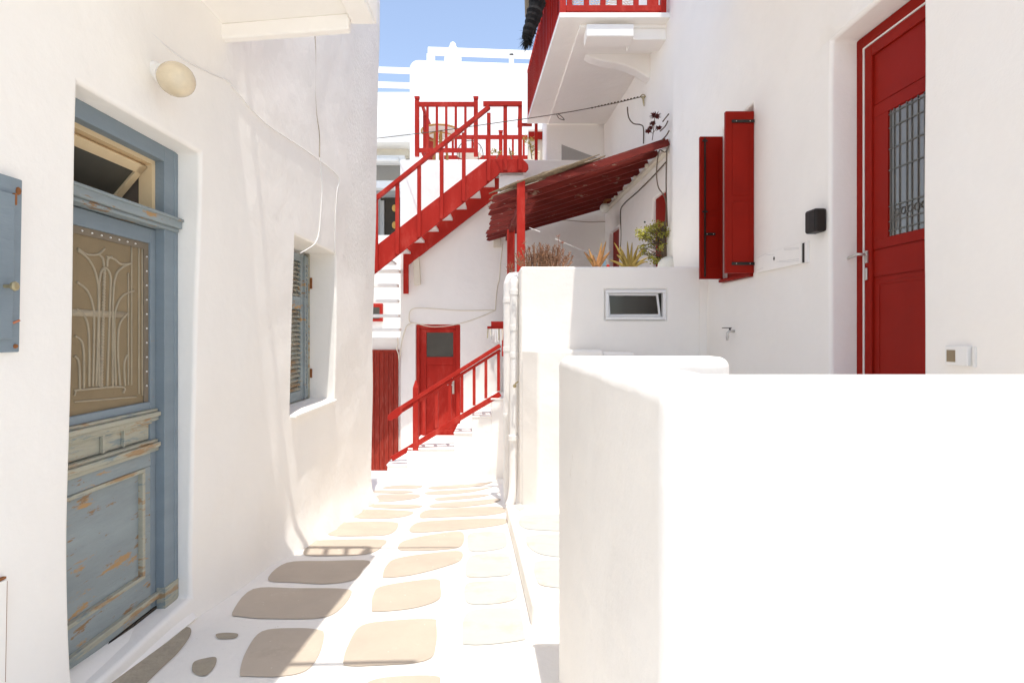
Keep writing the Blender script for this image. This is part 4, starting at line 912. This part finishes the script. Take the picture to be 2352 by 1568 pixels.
m = MB(); m.bar(P(900, 1053, YN), P(1149, 904, YN), .07, .09); m.build('bottom_rail', RED, mr, bevel=.006)
for px in (974, 1003, 1033, 1061, 1089, 1116, 1145):
    t = (px - 915) / 234; m = MB(); m.box(X(px, YN) - .026, X(px, YN) + .026, YN - .025, YN + .025, Z(1044 - (px - 900) * .6, YN), Z(949 - 146 * t, YN)); m.build('baluster', RED, mr, bevel=.003)

# ------------------------------------------------------------------ plants
def leafq(m, p, d, l, w, up=Vector((0, 0, 1))):
    d = d.normalized(); s_ = d.cross(up); s_ = s_.normalized() * w if s_.length > .01 else Vector((w, 0, 0)); 
    m.poly([p, p + d * l * .5 + s_, p + d * l, p + d * l * .5 - s_])
rnd = random.Random(11); zt5 = .734
dp = thing('dry_succulent', 'dried brown succulent bush on the left end of the terrace wall', 'plant')
m = MB()
for k in range(150):
    bx = max(.19, min(.69, rnd.gauss(.44, .13))); by = rnd.uniform(6.05, 6.40); hh = max(.05, (.27 - 1.9 * (bx - .44) ** 2) * rnd.uniform(.35, 1.1))
    p = Vector((bx, by, zt5)); q = p + Vector((rnd.uniform(-.06, .06) + (bx - .44) * .25, rnd.uniform(-.03, .03), hh)); m.tube([p, (p + q) / 2 + Vector((rnd.uniform(-.012, .012), 0, 0)), q], .004, 4)
    n = int(6 + hh * 70)
    for j in range(n):
        t = .25 + .75 * j / n; a = p + (q - p) * t; ang = rnd.uniform(0, 6.28); d = Vector((math.cos(ang), math.sin(ang), rnd.uniform(.5, 1.3))); leafq(m, a, d, rnd.uniform(.022, .038), .005)
m.build('foliage', DRY, dp)
for px, py in ((1210, 560), (1300 - 13, 545), (1296, 560), (1222, 575)):
    m = MB(); q = P(px - 12, py - 10, 6.3) if False else P(px - 5, py - 2, 6.3); b = Vector((q.x + rnd.uniform(-.02, .02), 6.3, zt5)); m.tube(cat([b, (b + q) / 2 + Vector((.012, 0, 0)), q], 4), .003, 5)
    for j in range(16): leafq(m, q + Vector((0, 0, -.005)), Vector((rnd.uniform(-1, 1), rnd.uniform(-1, 1), rnd.uniform(-.1, .9))), rnd.uniform(.03, .05), .005)
    for j in range(8): leafq(m, q + (b - q) * .3, Vector((rnd.uniform(-1, 1), rnd.uniform(-1, 1), rnd.uniform(.2, .9))), rnd.uniform(.02, .03), .004)
    m.build('flower_stalk', DRYR, dp)
sp = MB()
for j in range(60): 
    q = P(1172 + rnd.uniform(-6, 8), 618 + rnd.uniform(-8, 10), 7.0); leafq(sp, q, Vector((rnd.uniform(-1, 1), rnd.uniform(-1, 0), rnd.uniform(-.2, 1))), rnd.uniform(.05, .09), .006)
sp.tube([P(1172, 632, 7.0), P(1173, 618, 7.0)], .012, 6)
tag(sp.build('spiky_plant', DRYR), 'small pinkish spiky plant in front of the far pergola post', 'plant')
def aloe(label, px, y, leaves, m_, wid=.024, extra=None):
    t = thing('aloe_plant', label, 'plant', group='aloes on the terrace wall'); b = Vector((X(px, y), y, zt5))
    for (lx, ly) in leaves:
        tip = P(lx, ly, y - rnd.uniform(-.05, .1)); m = MB(); mid = b + (tip - b) * .5 + Vector((0, 0, .02 if abs(tip.x - b.x) > .1 else 0)) + Vector(((tip.x - b.x) * .08, 0, 0)); pts = cat([b, mid, tip], 5)
        n = len(pts); base = len(m.v)
        d = (tip - b).normalized(); s_ = d.cross(Vector((0, 1, 0))).normalized()
        for i, p in enumerate(pts):
            w = wid * (1 - (i / (n - 1)) ** 1.6) + .001; f = Vector((0, -.35 * w, 0))
            m.v += [p + s_ * w + f, p - f * .6, p - s_ * w + f, p + Vector((0, w * .5, 0))]
        for i in range(n - 1):
            for k in range(4): a = base + i * 4 + k; c = base + i * 4 + (k + 1) % 4; m.f.append((a, c, c + 4, a + 4)); m.m.append(0)
        m.build('leaf', m_, t, smooth=True)
    m = MB(); m.lathe((b.x, b.y, zt5 - .01), [(.03, 0), (.045, .02), (.02, .04)], 10); m.build('root_clump', DRY, t)
aloe('orange aloe in the middle of the terrace wall, leaves pinched upwards', 1370, 6.2, [(1341, 578), (1347, 590), (1352, 570), (1382, 556), (1392, 553), (1397, 585), (1402, 577), (1362, 585), (1376, 590)], ALOE, .026)
aloe('olive aloe with long spread leaves beside the jade bush', 1446, 6.25, [(1410, 556), (1422, 563), (1441, 553), (1452, 556), (1466, 562), (1398, 597), (1416, 584), (1478, 570), (1490, 590), (1486, 600), (1474, 583), (1460, 575), (1430, 575)], ALOEG, .022)
m = MB(); c = P(1396.5, 606, 6.15); m.ball((c.x, 6.15, zt5 + .022), .02, n=12); tag(m.build('red_ball', RED, smooth=True), 'tiny bright red ball on the wall between the two aloes', 'ball')
jb = thing('jade_bush', 'bright yellow-green jade bush growing at the right end of the terrace wall', 'bush')
JY = 7.5
m = MB(); tr0 = P(1532, 612, JY); tr0.z = zt5
m.tube(cat([tr0, P(1528, 590, JY), P(1522, 550, JY), P(1526, 512, JY)], 4), [.07 - .004 * i for i in range(13)], 8)
ends = []
for k in range(40):
    px, py = rnd.choice([(1480, 585), (1478, 570), (1490, 530), (1484, 548), (1500, 520), (1515, 516), (1510, 535), (1500, 560), (1495, 590), (1505, 600), (1520, 560), (1530, 520), (1515, 600), (1475, 540), (1530, 540)])
    q = P(px + rnd.gauss(0, 5), py + rnd.gauss(0, 5), JY + rnd.uniform(-.16, .12))
    s0 = P(1522, min(600, CY - q.z / q.y * F0 + 20), JY); m.tube(cat([s0, (s0 + q) / 2 + Vector((0, 0, -.015)), q], 3), [.009, .008, .007, .006, .005, .005, .004], 5); ends.append(q)
m.build('stems', BARK, jb)
m = MB()
for q in ends:
    for j in range(30):
        p = q + Vector((rnd.gauss(0, .028), rnd.gauss(0, .028), rnd.gauss(0, .024))); d = Vector((rnd.uniform(-1, 1), rnd.uniform(-1, 1), rnd.uniform(-.2, 1))).normalized(); s_ = d.orthogonal().normalized() * .012
        l = rnd.uniform(.022, .034); m.poly([p, p + d * l * .35 + s_, p + d * l * .8 + s_ * .9, p + d * l, p + d * l * .8 - s_ * .9, p + d * l * .35 - s_])
m.build('leaves', GREEN, jb)
m = MB()
for j in range(520):
    q = P(rnd.gauss(1530, 12), rnd.uniform(512, 610), JY + .15); d = Vector((rnd.uniform(-1, 1), rnd.uniform(-1, 1), rnd.uniform(-.5, 1))); leafq(m, q, d, .05, .016)
m.build('inner_leaves', GREEND, jb)
m = MB(); c = P(1535, 612, 7.2); m.lathe((c.x, 7.2, zt5), [(.08, 0), (.13, .05), (.145, .12), (.13, .20), (.09, .25), (.04, .275)], 24); tag(m.build('round_pot', TERRA, smooth=True), 'round glazed white pot at the foot of the jade bush', 'pot')
ap = thing('aeonium_plant', 'dark red rosette plant standing on the upper end of the pergola', 'plant')
m = MB(); m.tube(cat([P(1498, 322, 7.4), P(1501, 300, 7.4), P(1504, 268, 7.4)], 4), .005, 6); m.tube([P(1501, 308, 7.4), P(1491, 300, 7.4)], .004, 5); m.tube([P(1501, 304, 7.4), P(1512, 292, 7.4)], .004, 5); m.build('stem', BARK, ap)
for px, py, r_ in ((1505, 267, .095), (1499, 284, .06), (1513, 294, .06), (1489, 302, .055), (1494, 295, .05)):
    m = MB(); c = P(px, py, 7.4)
    for j in range(90): d = Vector((rnd.uniform(-1, 1), rnd.uniform(-1, 1), rnd.uniform(-.25, .45))); leafq(m, c, d, r_ * rnd.uniform(.6, 1), .010)
    m.build('rosette', AEON, ap)
m = MB()
for pts in ([(1534, 278), (1528, 290), (1516, 302)], [(1536, 262), (1522, 280)], [(1537, 300), (1530, 312), (1520, 322)], [(1536, 335), (1528, 350), (1515, 345), (1510, 370), (1508, 400), (1512, 430), (1524, 448), (1530, 470), (1528, 520)], [(1532, 340), (1530, 420), (1533, 520)]):
    m.tube(cat([P(a, b, 7.28) for a, b in pts], 5), .009, 6)
tag(m.build('dry_vine', BARK, smooth=True), 'bare dry vine stems hanging beside the right house corner', 'vine')
m = MB()
for px, py in ((1134, 348), (1143, 352), (1176, 353), (1214, 330), (1222, 340), (1210, 322), (1227, 352), (1219, 322)):
    for j in range(26): q = P(px + rnd.uniform(-7, 7), py + rnd.uniform(-5, 5), 11.9); leafq(m, q, Vector((rnd.uniform(-1, 1), rnd.uniform(-1, 1), rnd.uniform(-.3, .8))), rnd.uniform(.06, .1), .014)
pp = m.build('potted_plant', mat('pale_yellow_leaf', (.45, .36, .10), .6, var=.4, vscale=8)); tag(pp, 'straggly yellow-green plant behind the landing rails of the stair', 'plant')
m = MB()
for a, b, c, d in ((1222, 366, 1217, 330), (1220, 350, 1226, 345), (1140, 364, 1150, 345), (1176, 366, 1170, 340)): m.tube([P(a, b, 11.9), P(c, d, 11.9)], .012, 5)
m.build('stems', BARK, pp)
